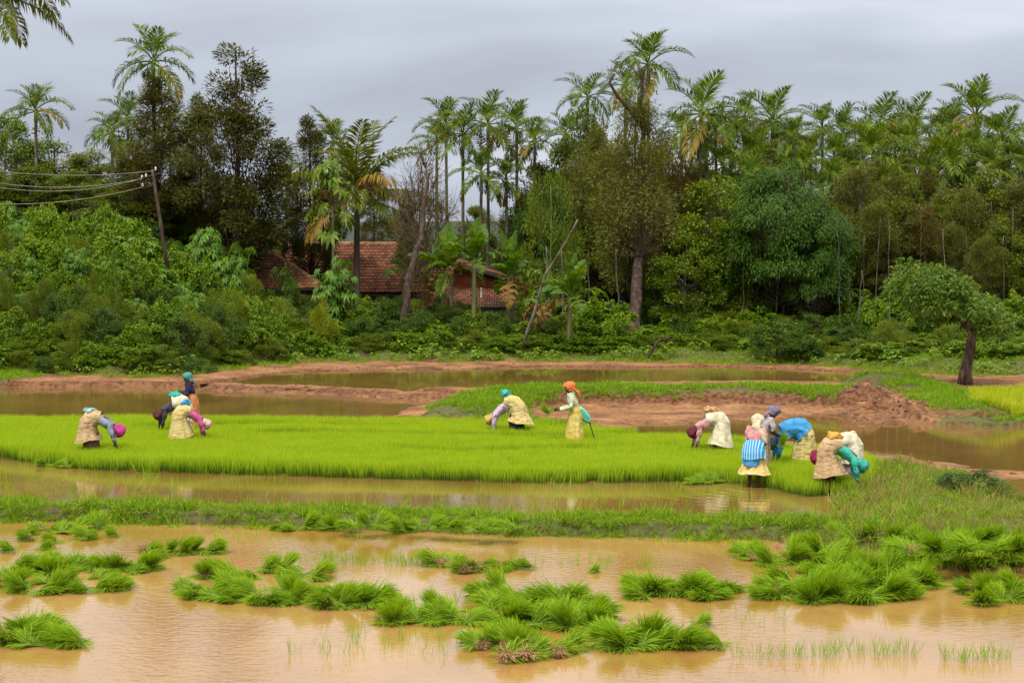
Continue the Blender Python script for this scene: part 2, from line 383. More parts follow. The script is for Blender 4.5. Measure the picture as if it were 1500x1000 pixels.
at = gme.attributes.new('faraway', 'FLOAT', 'POINT'); at.data.foreach_set('value', smooth((Y_ - 150) / 150).astype(np.float32))
def ground_mat():
    m_, n, l = mat_new('ground_earth')
    out = n.new('ShaderNodeOutputMaterial'); p = n.new('ShaderNodeBsdfPrincipled')
    tc = n.new('ShaderNodeTexCoord')
    def noise(sc, det=5, st=(1, 1, 1)):
        mp = n.new('ShaderNodeMapping'); mp.inputs['Scale'].default_value = st; l.new(tc.outputs['Object'], mp.inputs[0])
        a = n.new('ShaderNodeTexNoise'); a.inputs['Scale'].default_value = sc; a.inputs['Detail'].default_value = det; l.new(mp.outputs[0], a.inputs['Vector']); return a
    na = noise(0.9, 8); nb = noise(7, 6); nc = noise(1.6, 6, (.35, 1.6, 1))
    earth = ramp(n, [(.12, .058, .027), (.245, .122, .056), (.345, .185, .088)], [.32, .5, .68]); l.new(na.outputs['Fac'], earth.inputs[0])
    dark = ramp(n, [(.55, .5, .48), (1, 1, 1), (1.12, 1.1, 1.05)], [.34, .5, .7]); l.new(nb.outputs['Fac'], dark.inputs[0])
    mul = n.new('ShaderNodeMix'); mul.data_type = 'RGBA'; mul.blend_type = 'MULTIPLY'; mul.inputs[0].default_value = 1
    l.new(earth.outputs[0], mul.inputs[6]); l.new(dark.outputs[0], mul.inputs[7])
    ca = n.new('ShaderNodeAttribute'); ca.attribute_name = 'cut'; cm = n.new('ShaderNodeMix'); cm.data_type = 'RGBA'      # red cut earth, darkened on steep faces to paint in the bank's shade
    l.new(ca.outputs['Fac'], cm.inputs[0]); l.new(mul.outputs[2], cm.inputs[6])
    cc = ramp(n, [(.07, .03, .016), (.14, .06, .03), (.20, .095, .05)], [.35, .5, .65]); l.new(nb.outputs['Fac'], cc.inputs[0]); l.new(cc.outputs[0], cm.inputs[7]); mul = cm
    gcol = ramp(n, [(.055, .045, .02), (.085, .095, .028), (.11, .14, .035)], [.3, .5, .7]); l.new(nb.outputs['Fac'], gcol.inputs[0])
    ga = n.new('ShaderNodeAttribute'); ga.attribute_name = 'grassy'
    gm = n.new('ShaderNodeMath'); gm.operation = 'MULTIPLY_ADD'; gm.inputs[1].default_value = 1.0; l.new(ga.outputs['Fac'], gm.inputs[0])
    ns = n.new('ShaderNodeMath'); ns.operation = 'MULTIPLY_ADD'; ns.inputs[1].default_value = .8; ns.inputs[2].default_value = -.45; l.new(nb.outputs['Fac'], ns.inputs[0]); l.new(ns.outputs[0], gm.inputs[2])
    cl = n.new('ShaderNodeClamp'); l.new(gm.outputs[0], cl.inputs[0])
    mx = n.new('ShaderNodeMix'); mx.data_type = 'RGBA'; l.new(cl.outputs[0], mx.inputs[0]); 
    fa = n.new('ShaderNodeAttribute'); fa.attribute_name = 'faraway'; fc = n.new('ShaderNodeMix'); fc.data_type = 'RGBA'
    l.new(fa.outputs['Fac'], fc.inputs[0]); l.new(gcol.outputs[0], fc.inputs[6]); fc.inputs[7].default_value = (.032, .052, .042, 1)   # distant forest
    l.new(mul.outputs[2], mx.inputs[6]); l.new(fc.outputs[2], mx.inputs[7])
    wa = n.new('ShaderNodeAttribute'); wa.attribute_name = 'wet'
    wc = n.new('ShaderNodeMix'); wc.data_type = 'RGBA'; wc.blend_type = 'MULTIPLY'
    wm = n.new('ShaderNodeMath'); wm.operation = 'MULTIPLY'; wm.inputs[1].default_value = .55; l.new(wa.outputs['Fac'], wm.inputs[0])
    l.new(wm.outputs[0], wc.inputs[0]); l.new(mx.outputs[2], wc.inputs[6]); wc.inputs[7].default_value = (.55, .5, .45, 1)
    l.new(wc.outputs[2], p.inputs['Base Color'])
    rr = n.new('ShaderNodeMath'); rr.operation = 'MULTIPLY_ADD'; rr.inputs[1].default_value = -.25; rr.inputs[2].default_value = .95; p.inputs['Specular IOR Level'].default_value = .15; l.new(wa.outputs['Fac'], rr.inputs[0]); l.new(rr.outputs[0], p.inputs['Roughness'])
    bp = n.new('ShaderNodeBump'); bp.inputs['Strength'].default_value = .7; bp.inputs['Distance'].default_value = .06
    ad = n.new('ShaderNodeMath'); ad.operation = 'ADD'; l.new(nb.outputs['Fac'], ad.inputs[0]); l.new(nc.outputs['Fac'], ad.inputs[1])
    l.new(ad.outputs[0], bp.inputs['Height']); l.new(bp.outputs[0], p.inputs['Normal'])
    l.new(p.outputs[0], out.inputs[0])
    return m_
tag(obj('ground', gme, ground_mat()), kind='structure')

# ------------------------------------------------------------------ water: muddy, thin, rippled
def water_mat(name, deep, pale, rip=1.0, rough=0.03, ring=None, big=0.45, ior=1.38):
    m_, n, l = mat_new(name)
    out = n.new('ShaderNodeOutputMaterial'); p = n.new('ShaderNodeBsdfPrincipled')
    tc = n.new('ShaderNodeTexCoord')
    def noise(sc, det, st=(1, 1, 1), rz=0, dist=0):
        mp = n.new('ShaderNodeMapping'); mp.inputs['Scale'].default_value = st; mp.inputs['Rotation'].default_value = (0, 0, rz); l.new(tc.outputs['Object'], mp.inputs[0])
        a = n.new('ShaderNodeTexNoise'); a.inputs['Scale'].default_value = sc; a.inputs['Detail'].default_value = det; a.inputs['Distortion'].default_value = dist
        l.new(mp.outputs[0], a.inputs['Vector']); return a.outputs['Fac']
    def m2(op, a, b, c=None):
        k = n.new('ShaderNodeMath'); k.operation = op
        for i, q in enumerate((a, b, c)):
            if q is None: continue
            if isinstance(q, (int, float)): k.inputs[i].default_value = q
            else: l.new(q, k.inputs[i])
        return k.outputs[0]
    cr = ramp(n, [deep, pale], [.38, .66]); l.new(noise(big, 5, (1, .45, 1), 0, .6), cr.inputs[0])
    l.new(cr.outputs[0], p.inputs['Base Color'])
    p.inputs['Roughness'].default_value = rough; p.inputs['IOR'].default_value = ior; p.inputs['Specular IOR Level'].default_value = 0.5
    # ripples: small wind waves, in patches; calm leads between them
    w1 = noise(5.5, 3, (1, 1.5, 1), .25, .3); w2 = noise(13, 2, (1, 1.4, 1), -.3)
    patch = noise(.22, 3, (1, .5, 1), .1); pm = n.new('ShaderNodeMapRange'); pm.inputs[1].default_value = .38; pm.inputs[2].default_value = .64; pm.inputs[3].default_value = .18; pm.inputs[4].default_value = 1
    l.new(patch, pm.inputs[0])
    h = m2('MULTIPLY', m2('ADD', m2('MULTIPLY', w1, .010 * rip), m2('MULTIPLY', w2, .0035 * rip)), pm.outputs[0])
    if ring:
        for (cx, cy, amp, lam) in ring:
            vm = n.new('ShaderNodeVectorMath'); vm.operation = 'DISTANCE'; l.new(tc.outputs['Object'], vm.inputs[0]); vm.inputs[1].default_value = (cx, cy, 0.08)
            s = m2('SINE', m2('MULTIPLY', vm.outputs['Value'], 2 * PI / lam), 0)
            f = m2('POWER', 2.718, m2('MULTIPLY', vm.outputs['Value'], -.75))
            h = m2('MULTIPLY_ADD', m2('MULTIPLY', s, f), amp, h)
    bp = n.new('ShaderNodeBump'); bp.inputs['Strength'].default_value = 1.0; bp.inputs['Distance'].default_value = 1.0
    l.new(h, bp.inputs['Height']); l.new(bp.outputs[0], p.inputs['Normal'])
    l.new(p.outputs[0], out.inputs[0])
    return m_
def water(name, pl, z, mt, g=0.4, step=0.4):
    x0, y0 = pl.min(0) - 1; x1, y1 = pl.max(0) + 1
    xa = np.arange(max(x0, -34), min(x1, 34) + step, step); ya = np.arange(max(y0, 8), y1 + step, step)
    if x0 < -34: xa = np.concatenate([np.arange(x0, -34 - 2, 4), xa])
    if x1 > 34: xa = np.concatenate([xa, np.arange(xa[-1] + 4, x1 + 4, 4)])
    if y0 < 8: ya = np.concatenate([np.arange(max(y0, -40), 8 - 2, 4), ya])
    X, Y = np.meshgrid(xa, ya)
    keep = sdist(pl, X.ravel(), Y.ravel()).reshape(X.shape) > -g
    k = keep[:-1, :-1] | keep[1:, :-1] | keep[:-1, 1:] | keep[1:, 1:]
    n_ = len(xa); i = (np.arange(len(ya) - 1)[:, None] * n_ + np.arange(n_ - 1)[None])[k]
    q = np.stack([i, i + 1, i + n_ + 1, i + n_], -1)
    used, inv = np.unique(q, return_inverse=True)
    v = np.stack([X.ravel(), Y.ravel(), np.full(X.size, z)], -1)[used]
    return tag(obj(name, build(v, quads=inv.reshape(-1, 4), name=name), mt), kind='structure')
pf = G(1105, 714, Z2)
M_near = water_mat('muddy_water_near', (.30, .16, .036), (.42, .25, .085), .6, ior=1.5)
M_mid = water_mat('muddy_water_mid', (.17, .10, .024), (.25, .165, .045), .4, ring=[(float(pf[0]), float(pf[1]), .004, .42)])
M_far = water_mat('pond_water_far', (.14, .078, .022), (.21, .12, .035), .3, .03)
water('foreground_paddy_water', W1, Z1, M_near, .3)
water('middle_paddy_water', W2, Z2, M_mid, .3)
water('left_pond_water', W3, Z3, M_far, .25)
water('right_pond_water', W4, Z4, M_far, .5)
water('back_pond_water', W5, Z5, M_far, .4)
water('right_edge_water', W6, .1, M_mid, .3)

# ================================================================== foliage
RG = np.random.default_rng(5)
def unit(v): return v / (np.linalg.norm(v, axis=-1, keepdims=True) + 1e-9)
def leafset(mb, base, d, side, L, W, droop=0.3, mid=.45):
    """one leaf = two triangles bent at the middle"""
    N = len(base); L = np.broadcast_to(L, (N,))[:, None]; W = np.broadcast_to(W, (N,))[:, None]; droop = np.broadcast_to(droop, (N,))[:, None]
    d = unit(d); side = unit(side)
    m_ = base + d * L * mid
    tip = m_ + unit(d + droop * np.array([0, 0, -1.0])) * L * (1 - mid)
    v = np.stack([base, m_ + side * W / 2, tip, m_ - side * W / 2], 1).reshape(-1, 3)
    i = np.arange(N)[:, None] * 4
    mb.add(v, np.concatenate([i + [0, 1, 3], i + [1, 2, 3]], 1).reshape(-1, 3))
def rnd_unit(r, n):
    return unit(r.normal(size=(n, 3)))

# ---- materials of the plants
L_areca = leafmat('areca_leaf', [(.028,.07,.008),(.07,.145,.013),(.145,.23,.018),(.28,.31,.04)], .3, .4, pos=[0, .4, .75, 1])
L_areca_old = leafmat('areca_old_leaf', [(0.070, 0.100, 0.012), (0.200, 0.190, 0.030), (0.260, 0.190, 0.050)], .3, .5)
L_coco = leafmat('coconut_leaf', [(0.039, 0.072, 0.010), (0.091, 0.144, 0.015), (0.208, 0.204, 0.030)], .3, .4)
L_coco_old = leafmat('coconut_old_leaf', [(0.120, 0.120, 0.020), (0.260, 0.190, 0.050), (0.220, 0.130, 0.050)], .3, .5)
L_banana = leafmat('banana_leaf', [(0.030, 0.090, 0.012), (0.070, 0.160, 0.020), (0.150, 0.240, 0.030)], .35, .4, spec=.4)
L_banana_dry = leafmat('banana_dry_leaf', [(0.120, 0.100, 0.020), (0.200, 0.130, 0.050), (0.140, 0.080, 0.040)], .2, .7)
L_oak = leafmat('silver_oak_leaf', [(.03,.045,.012),(.07,.09,.022),(.12,.135,.035),(.21,.19,.06)], .2, .55, noise=8, pos=[0, .4, .7, 1])
L_mango = leafmat('mango_leaf', [(.014,.045,.006),(.03,.09,.010),(.06,.14,.016),(.10,.19,.025)], .22, .38, spec=.45)
L_bright = leafmat('bright_leaf', [(0.033, 0.077, 0.010), (0.083, 0.168, 0.014), (0.165, 0.238, 0.024), (0.345, 0.364, 0.048)], .28, .4, pos=[0, .4, .75, 1])
L_wisp = leafmat('wispy_leaf', [(.04,.065,.014),(.085,.125,.024),(.14,.175,.036),(.22,.21,.06)], .25, .6, noise=5)
L_wispb = leafmat('brown_wispy_leaf', [(.07,.07,.02),(.12,.115,.03),(.18,.15,.045)], .25, .7, noise=5)
L_mid = leafmat('woodland_leaf', [(0.027, 0.056, 0.007), (0.068, 0.120, 0.012), (0.128, 0.184, 0.019), (0.221, 0.256, 0.036)], .25, .45)
L_dark = leafmat('understorey_leaf', [(0.016, 0.045, 0.008), (0.035, 0.088, 0.013), (0.072, 0.144, 0.018), (0.128, 0.208, 0.026)], .2, .45)
L_vine = leafmat('vine_leaf', [(.035,.10,.008),(.09,.20,.014),(.16,.29,.022),(.29,.38,.05)], .3, .42, noise=9)
L_castor = leafmat('castor_leaf', [(.035,.11,.02),(.07,.19,.03),(.12,.26,.045),(.22,.32,.05)], .28, .42)
L_fern = leafmat('feathery_leaf', [(.06,.11,.010),(.12,.19,.018),(.20,.26,.03)], .28, .5)
L_taro = leafmat('taro_leaf', [(0.050, 0.130, 0.012), (0.090, 0.210, 0.020), (0.150, 0.290, 0.030), (0.260, 0.330, 0.050)], .35, .42)
L_yel = leafmat('yellow_leaf', [(0.090, 0.160, 0.010), (0.200, 0.260, 0.020), (0.330, 0.360, 0.040)], .3, .45)
B_grey = noisemat('grey_bark', [(.035, .028, .02), (.08, .065, .05), (.16, .14, .115)], 6, .9, (1, 1, .35), .5, coord='Object', objvar=.2)
B_brown = noisemat('brown_bark', [(.02, .013, .009), (.05, .032, .022), (.10, .068, .05)], 7, .9, (1, 1, .3), .6)
B_pale = noisemat('pale_bark', [(.07, .055, .04), (.16, .13, .10), (.28, .25, .21)], 5, .85, (1, 1, .5), .3)
B_areca = noisemat('areca_trunk', [(.045, .05, .025), (.12, .11, .075), (.22, .20, .15)], 4, .8, (1, 1, 3.2), .3)
B_twig = noisemat('twig', [(.075, .055, .03), (.12, .09, .05), (.17, .135, .08)], 4, .9, bump=0)
B_green = noisemat('green_stem', [(.07, .13, .02), (.13, .2, .03), (.2, .25, .06)], 3, .5, bump=0)
B_banana = noisemat('banana_stem', [(.05, .05, .02), (.12, .12, .04), (.20, .17, .08)], 5, .7, (1, 1, .25), .2)

# ---- palms
def frond_mesh(kind, el0, bend, L, nl, ll, w, seed, dro):
    r = np.random.default_rng(seed); mb = MB()
    k = 14; t = np.linspace(0, 1, k)
    ang = math.radians(el0) - math.radians(bend) * t ** 1.3
    dx = np.cos(ang) * L / (k - 1); dz = np.sin(ang) * L / (k - 1)
    pts = np.stack([np.concatenate([[0], np.cumsum(dx)[:-1]]), 0.06 * L * np.sin(t * 2 + seed) * t, np.concatenate([[0], np.cumsum(dz)[:-1]])], -1)
    mb.tube(pts, np.linspace(.035, .006, k) * (L / 2) ** .5, 4, cap=False)
    tl = np.linspace(.2 if kind == 'areca' else .14, .995, nl)
    tl = np.repeat(tl, 2); sd = np.tile([1, -1], nl)
    pos = np.stack([np.interp(tl, t, pts[:, i]) for i in range(3)], -1)
    tan = unit(np.stack([np.interp(tl, t, np.gradient(pts[:, i])) for i in range(3)], -1))
    side = np.stack([np.zeros(2 * nl), sd.astype(float), np.zeros(2 * nl)], -1)
    nrm = unit(np.cross(tan, side)) * sd[:, None] * 1.0
    nrm = np.where(nrm[:, 2:3] < 0, -nrm, nrm)
    fw = .55 + .9 * tl[:, None] ** 3
    d = unit(side * (1.0 if kind == 'coco' else .75) + tan * fw + nrm * (.35 if kind == 'areca' else .05) + r.normal(size=(2 * nl, 3)) * .12)
    lens = ll * (np.sin(np.clip(tl, .05, 1) ** .8 * PI * .86 + .25)) ** .6 * (.85 + .3 * r.random(2 * nl))
    lens = np.maximum(lens, ll * .3)
    leafset(mb, pos, d, unit(np.cross(d, nrm)), lens, w * (.7 + .6 * r.random(2 * nl)), dro * (.6 + .8 * r.random(2 * nl)), .5)
    return mb.mesh(kind + '_frond')
ARF = [[frond_mesh('areca', e_, b_, 1.85, 34, .72, .05, 31 * i + abs(e_), dr) for i in range(2)]
       for e_, b_, dr in ((82, 50, .25), (62, 68, .45), (38, 85, .7), (14, 80, 1.0), (-14, 60, 1.5))]
ARO = [frond_mesh('areca', -30, 45, 1.9, 20, .75, .11, 77, 1.8), frond_mesh('areca', 8, 80, 1.9, 20, .75, .11, 79, 1.3)]
COF = [frond_mesh('coco', e_, b_, 3.9, 50, 1.0, .085, 17 + e_, dr) for e_, b_, dr in ((82, 45, .35), (62, 75, .8), (42, 85, 1.3), (20, 70, 1.8), (-5, 55, 2.2))]
for row in ARF:
    for me in row: me.materials.append(L_areca)
for me in ARO: me.materials.append(L_areca_old)
COO = []
for me in COF: me.materials.append(L_coco)
for i in (2, 3, 4):
    c = COF[i].copy(); c.materials.clear(); c.materials.append(L_coco_old); COO.append(c)
def palm_trunk(seed, r0, r1, lean):
    r = np.random.default_rng(seed); k = 22; t = np.linspace(0, 1, k)
    pts = np.stack([lean * t ** 1.6, .25 * lean * np.sin(t * 3), t], -1)
    rad = r0 + (r1 - r0) * t + .004 * np.cos(np.arange(k) * PI)
    return MB().tube(pts, rad, 8).mesh('palm_trunk', True)
ATR = [palm_trunk(i, .085, .065, l_) for i, l_ in enumerate((0, .05, -.06, .1))]
CTR = [palm_trunk(9, .17, .12, .03)]
for me in ATR: me.materials.append(B_areca)
for me in CTR: me.materials.append(B_grey)
SHAFT = MB().tube([(0, 0, -.75), (0, 0, -.35), (0, 0, .05)], [.07, .085, .05], 7).mesh('crownshaft', True); SHAFT.materials.append(B_green)
NUTS = MB()
for i in range(40):
    p_ = RG.normal(size=3) * (.12, .12, .16); NUTS.tube([p_ + (0, 0, -.03), p_, p_ + (0, 0, .03)], [.012, .03, .012], 5)
NUTS = NUTS.mesh('nut_cluster'); NUTS.materials.append(noisemat('betel_nut', [(.10, .06, .02), (.3, .2, .05)], 9, .6, bump=0))
def areca(u, v, D, wpx, label, group=None, seed=0, old=1, nfr=13, nuts=False):
    """slender areca palm: crown centre seen at (u, v), crown about wpx wide"""
    r = np.random.default_rng(abs(seed + int(u) * 7 + int(v))); c = P(u, v, D)
    zb = float(hgt(c.x, c.y)); H = c.z - zb; s = wpx / pxm(D) / 2.4
    k = int(r.integers(4)); lean = (0, .05, -.06, .1)[k]
    rz = r.random() * 6.28; til = r.normal() * .13; s *= .88 + .24 * r.random()
    t = tag(empty('areca_palm', (c.x - 0, c.y, zb - .15)), label, 'palm tree', group)
    obj('trunk', ATR[k], None, t, (0, 0, 0), (0, 0, rz), (1.1, 1.1, H + .15 - .55 * s))
    tx, ty = 1.1 * lean * math.cos(rz), 1.1 * lean * math.sin(rz)
    if old >= 0: obj('crownshaft', SHAFT, None, t, (tx, ty, H + .15), None, s)
    for i in range(nfr):
        q = i / (nfr - 1); row = min(4, int(q * 5)); az = i * 2.4 + r.random() * .5
        obj('frond', ARF[row][int(r.integers(2))], None, t, (tx, ty, H + .15 - q * .12), (0, til + r.normal() * .09, az), s * (.85 + .3 * r.random()) * (.76 if row == 0 else .95 if row == 1 else 1))
    for i in range(old):
        obj('frond', ARO[int(r.integers(2))], None, t, (tx, ty, H), (0, 0, r.random() * 6.28), s * .95)
    if nuts: obj('nut_cluster', NUTS, None, t, (tx + .1, ty - .15, H - .8 * s), None, s * 1.1)['kind'] = 'stuff'
    return t
def coconut(u, v, D, s, label, group=None, seed=0, n=14, base=None, dry=.45):
    r = np.random.default_rng(seed); c = P(u, v, D); zb = float(hgt(c.x, c.y)); H = c.z - zb
    t = tag(empty('coconut_palm', (c.x, c.y, zb - .15)), label, 'palm tree', group)
    obj('trunk', CTR[0], None, t, (0, 0, 0), None, (1, 1, H + .15))
    for i in range(n):
        q = i / (n - 1); row = min(4, int(q * 5)); az = i * 2.4 + .3 * r.random()
        me = COF[row] if r.random() > (.0 if q < .45 else dry) else COO[max(0, row - 2)]
        obj('frond', me, None, t, (0, 0, H + .1 - q * .2), (0, 0, az), s * (.85 + .25 * r.random()))
    return t

# ---- banana
def banana_leaf(el0, bend, L, W, seed, tear=.3):
    r = np.random.default_rng(seed); mb = MB(); k = 15; t = np.linspace(0, 1, k)
    ang = math.radians(el0) - math.radians(bend) * t ** 1.2
    pts = np.stack([np.concatenate([[0], np.cumsum(np.cos(ang))[:-1]]) * L / (k - 1), 0 * t, np.concatenate([[0], np.cumsum(np.sin(ang))[:-1]]) * L / (k - 1)], -1)
    mb.tube(pts, np.linspace(.04, .008, k), 4, cap=False)
    tan = unit(np.gradient(pts, axis=0)); nrm = unit(np.cross(tan, [0, 1, 0])); nrm = np.where(nrm[:, 2:3] < 0, -nrm, nrm)
    wd = W * np.clip(np.sin(np.clip((t - .16) / .84, 0, 1) ** .7 * PI * .93 + .12), .12, 1) * (t > .14)
    for sd in (1, -1):
        for i in range(2, k - 1):
            off = (r.random() - .5) * tear * 1.6; sh = r.random() * tear * .35
            a, b = pts[i], pts[i + 1]
            va = unit(np.array([0, sd, 0]) + nrm[i] * (.25 - off) + tan[i] * .25); vb = unit(np.array([0, sd, 0]) + nrm[i] * (.25 - off) + tan[i] * (.25 - sh))
            a2 = a + va * wd[i] * .55; b2 = b + vb * wd[i + 1] * .55
            a3 = a2 + (va + [0, 0, -.9]) * wd[i] * .35; b3 = b2 + (vb + [0, 0, -.9]) * wd[i + 1] * .35
            mb.add([a, b, b2, a2, b3, a3], q=[[0, 1, 2, 3], [3, 2, 4, 5]])
    return mb.mesh('banana_leaf')
BNL = [banana_leaf(*a) for a in ((86, 15, 1.9, .55, 1), (70, 45, 2.0, .55, 2), (52, 75, 2.0, .5, 3), (35, 90, 2.0, .5, 4, .6), (10, 80, 1.8, .45, 5, .9))]
for me in BNL: me.materials.append(L_banana)
BND = BNL[4].copy(); BND.materials.clear(); BND.materials.append(L_banana_dry)
BST = MB().tube([(0, 0, 0), (.02, 0, .4), (0, .02, .8), (.02, 0, 1)], [.13, .11, .08, .055], 8).mesh('banana_stem', True); BST.materials.append(B_banana)
def banana(u, v, D, s, label, seed=0, n=7, up=0, dry=1, group=None):
    """v: height where the leaves leave the stem"""
    r = np.random.default_rng(seed + int(u)); c = P(u, v, D); zb = float(hgt(c.x, c.y)); H = max(.5, c.z - zb)
    t = tag(empty('banana_plant', (c.x, c.y, zb - .1)), label, 'banana plant', group)
    obj('stem', BST, None, t, (0, 0, 0), (0, 0, r.random() * 6), (1.15, 1.15, H + .1))
    for i in range(n):
        row = min(4, int(i / n * 5)) if not up else min(4, int(i / n * 3))
        obj('leaf', BNL[row], None, t, (0, 0, H), (0, 0, i * 2.4 + r.random()), s * (.8 + .3 * r.random()))
    for i in range(dry): obj('leaf', BND, None, t, (0, 0, H - .05), (0, .3, r.random() * 6.28), s)
    return t

# ---- broad crowns, conical crowns, wispy crowns
def tree_mesh(seed, H, prof, ncl, cr, nleaf, L, W, droop=.5, up=0.0, outw=.6, tr=.11, z0=.25, flat=.75, twigs=0, limb=.035, inner=.55, trunk_top=.95, wob=.12, rnd=.55, forks=1, tw=.006, twl=.9):
    r = np.random.default_rng(seed)
    pz = np.array([p_[0] for p_ in prof]); pr = np.array([p_[1] for p_ in prof])
    tb = MB(); cb = MB()
    k = 9; t = np.linspace(0, trunk_top, k)
    ax = np.stack([wob * np.sin(t * 4 + seed) * t, wob * np.cos(t * 3.1 + seed) * t, t * H], -1)
    tb.tube(ax, tr * (1 - t) ** .8 + .018, 8, noise=.3, seed=seed)
    zz = z0 + (1 - z0) * r.random(ncl * 3) ** .9; ww = np.interp(zz, pz, pr); keep = r.random(len(zz)) < ww / ww.max()
    zz = zz[keep][:ncl]; ww = np.interp(zz, pz, pr); az = r.random(len(zz)) * 2 * PI
    rr = ww * (inner + (1 - inner) * r.random(len(zz)) ** .5) * (.82 + .36 * r.random(len(zz)))
    cen = np.stack([rr * np.cos(az), rr * np.sin(az), zz * H], -1)
    for c_ in cen:
        za = max(z0 * H * .55, c_[2] - .35 * H * (.3 + .5 * r.random()) - .3 * math.hypot(c_[0], c_[1]))
        a = np.array([np.interp(za, ax[:, 2], ax[:, i]) for i in range(3)]); a[2] = za
        m_ = a * .45 + c_ * .55 + np.array([0, 0, -.08 * H * r.random()])
        tb.tube([a, (a + m_) / 2 + r.normal(size=3) * .06, m_, c_], [limb * 1.5, limb * 1.1, limb * .8, limb * .3], 4, cap=False)
        for _ in range(twigs):
            e_ = c_ + rnd_unit(r, 1)[0] * cr * twl + [0, 0, cr * .6]
            tb.tube([m_ * .3 + c_ * .7, (c_ + e_) / 2, e_], [tw * 1.3, tw, tw * .6], 3, cap=False)
    wgt = r.random(len(cen)) + .5; cnt = (nleaf * wgt / wgt.sum()).astype(int)
    idx = np.repeat(np.arange(len(cen)), cnt); N = len(idx)
    scl = (.65 + .7 * r.random(len(cen)))[idx] * cr
    o = rnd_unit(r, N); rad = r.random(N)[:, None] ** .4
    pos = cen[idx] + o * rad * scl[:, None] * np.array([1, 1, flat])
    od = cen[idx] * [1, 1, 0]; od = unit(od)
    d = o * .5 + od * outw + rnd_unit(r, N) * rnd + np.array([0, 0, up])
    side = np.cross(unit(d), rnd_unit(r, N) * .6 + [0, 0, 1.0])
    leafset(cb, pos, d, side, L * (.6 + .8 * r.random(N)), W * (.6 + .7 * r.random(N)), droop)
    return tb.mesh('trunk', True), cb.mesh('crown')
CONE = [(0, .7), (.2, 1.15), (.35, 1.75), (.5, 1.9), (.65, 1.6), (.8, 1.0), (.92, .5), (1, .15)]
DOME = [(.1, 1.5), (.25, 2.7), (.45, 3.2), (.65, 3.0), (.8, 2.3), (.93, 1.2), (1, .4)]
TALL = [(.1, .8), (.25, 1.3), (.45, 1.7), (.65, 1.8), (.8, 1.5), (.92, .9), (1, .3)]
def proto(l_leaf, l_bark, **k):
    a, b = tree_mesh(**k); a.materials.append(l_bark); b.materials.append(l_leaf); return a, b
def sp(n_, f): return [f(i) for i in range(n_)]
SPEC = {
 'oak': (12.0, 3.9, sp(3, lambda i: proto(L_oak, B_brown, seed=10 + i, H=12, prof=CONE, ncl=120, cr=.50, nleaf=30000, L=.19, W=.065, droop=.35, up=.35, outw=.5, z0=.14, flat=.9, inner=.35, limb=.018))),
 'mango': (9.0, 6.6, sp(2, lambda i: proto(L_mango, B_brown, seed=20 + i, H=9, prof=DOME, ncl=85, cr=.80, nleaf=30000, L=.24, W=.075, droop=1.2, up=.15, outw=.7, z0=.33, inner=.6, limb=.03))),
 'bright': (8.0, 5.6, sp(2, lambda i: proto(L_bright, B_pale, seed=30 + i, H=8, prof=[(z_, r_ * .85) for z_, r_ in DOME], ncl=80, cr=.62, nleaf=17000, L=.20, W=.12, droop=.5, up=.2, outw=.5, z0=.2, inner=.45, limb=.02, rnd=.8))),
 'wisp': (10.0, 3.9, sp(3, lambda i: proto((L_wisp, L_wisp, L_wispb)[i], B_grey, seed=40 + i, H=10, prof=TALL, ncl=105, cr=.58, nleaf=28000, L=.19, W=.05, droop=.4, up=.3, outw=.4, z0=.16, flat=1.1, inner=.25, limb=.014, twigs=3, rnd=.5))),
 'mid': (9.0, 4.9, sp(3, lambda i: proto(L_mid, B_grey, seed=50 + i, H=9, prof=[(z_, r_ * .75) for z_, r_ in DOME], ncl=80, cr=.75, nleaf=19000, L=.23, W=.10, droop=.6, up=.2, outw=.5, z0=.16, inner=.5, rnd=.8))),
 'twiggy': (8.0, 3.4, sp(2, lambda i: proto(L_wispb, B_twig, seed=60 + i, H=8, prof=TALL, ncl=75, cr=.75, nleaf=5000, L=.18, W=.05, droop=.4, up=.3, outw=.4, z0=.3, flat=1.1, inner=.2, limb=.014, twigs=14, tw=.011, twl=1.3))),
 'dark': (3.2, 3.2, sp(3, lambda i: proto(L_dark, B_brown, seed=70 + i, H=3.2, prof=[(0, 1.1), (.2, 1.45), (.5, 1.5), (.8, 1.1), (1, .4)], ncl=45, cr=.42, nleaf=6500, L=.17, W=.075, droop=.7, up=.15, outw=.6, z0=.05, inner=.6, tr=.03, limb=.012))),
 'vine': (2.4, 3.2, sp(3, lambda i: proto(L_vine, B_green, seed=80 + i, H=2.4, prof=[(0, 1.4), (.2, 1.6), (.5, 1.4), (.8, .95), (1, .35)], ncl=46, cr=.36, nleaf=5000, L=.19, W=.165, droop=.7, up=.25, outw=.7, z0=.04, inner=.72, tr=.02, limb=.01))),
 'fern': (2.6, 3.0, sp(2, lambda i: proto(L_fern, B_green, seed=90 + i, H=2.6, prof=[(0, 1.3), (.2, 1.5), (.5, 1.4), (.8, 1.0), (1, .3)], ncl=60, cr=.36, nleaf=8500, L=.16, W=.035, droop=.5, up=.35, outw=.6, z0=.04, inner=.6, tr=.02, limb=.01))),
 'yellow': (2.0, 2.4, sp(1, lambda i: proto(L_yel, B_green, seed=97, H=2.0, prof=[(0, .9), (.2, 1.15), (.5, 1.15), (.8, .8), (1, .3)], ncl=36, cr=.32, nleaf=3800, L=.15, W=.06, droop=.4, up=.5, outw=.6, z0=.05, inner=.7, tr=.02, limb=.01))),
}
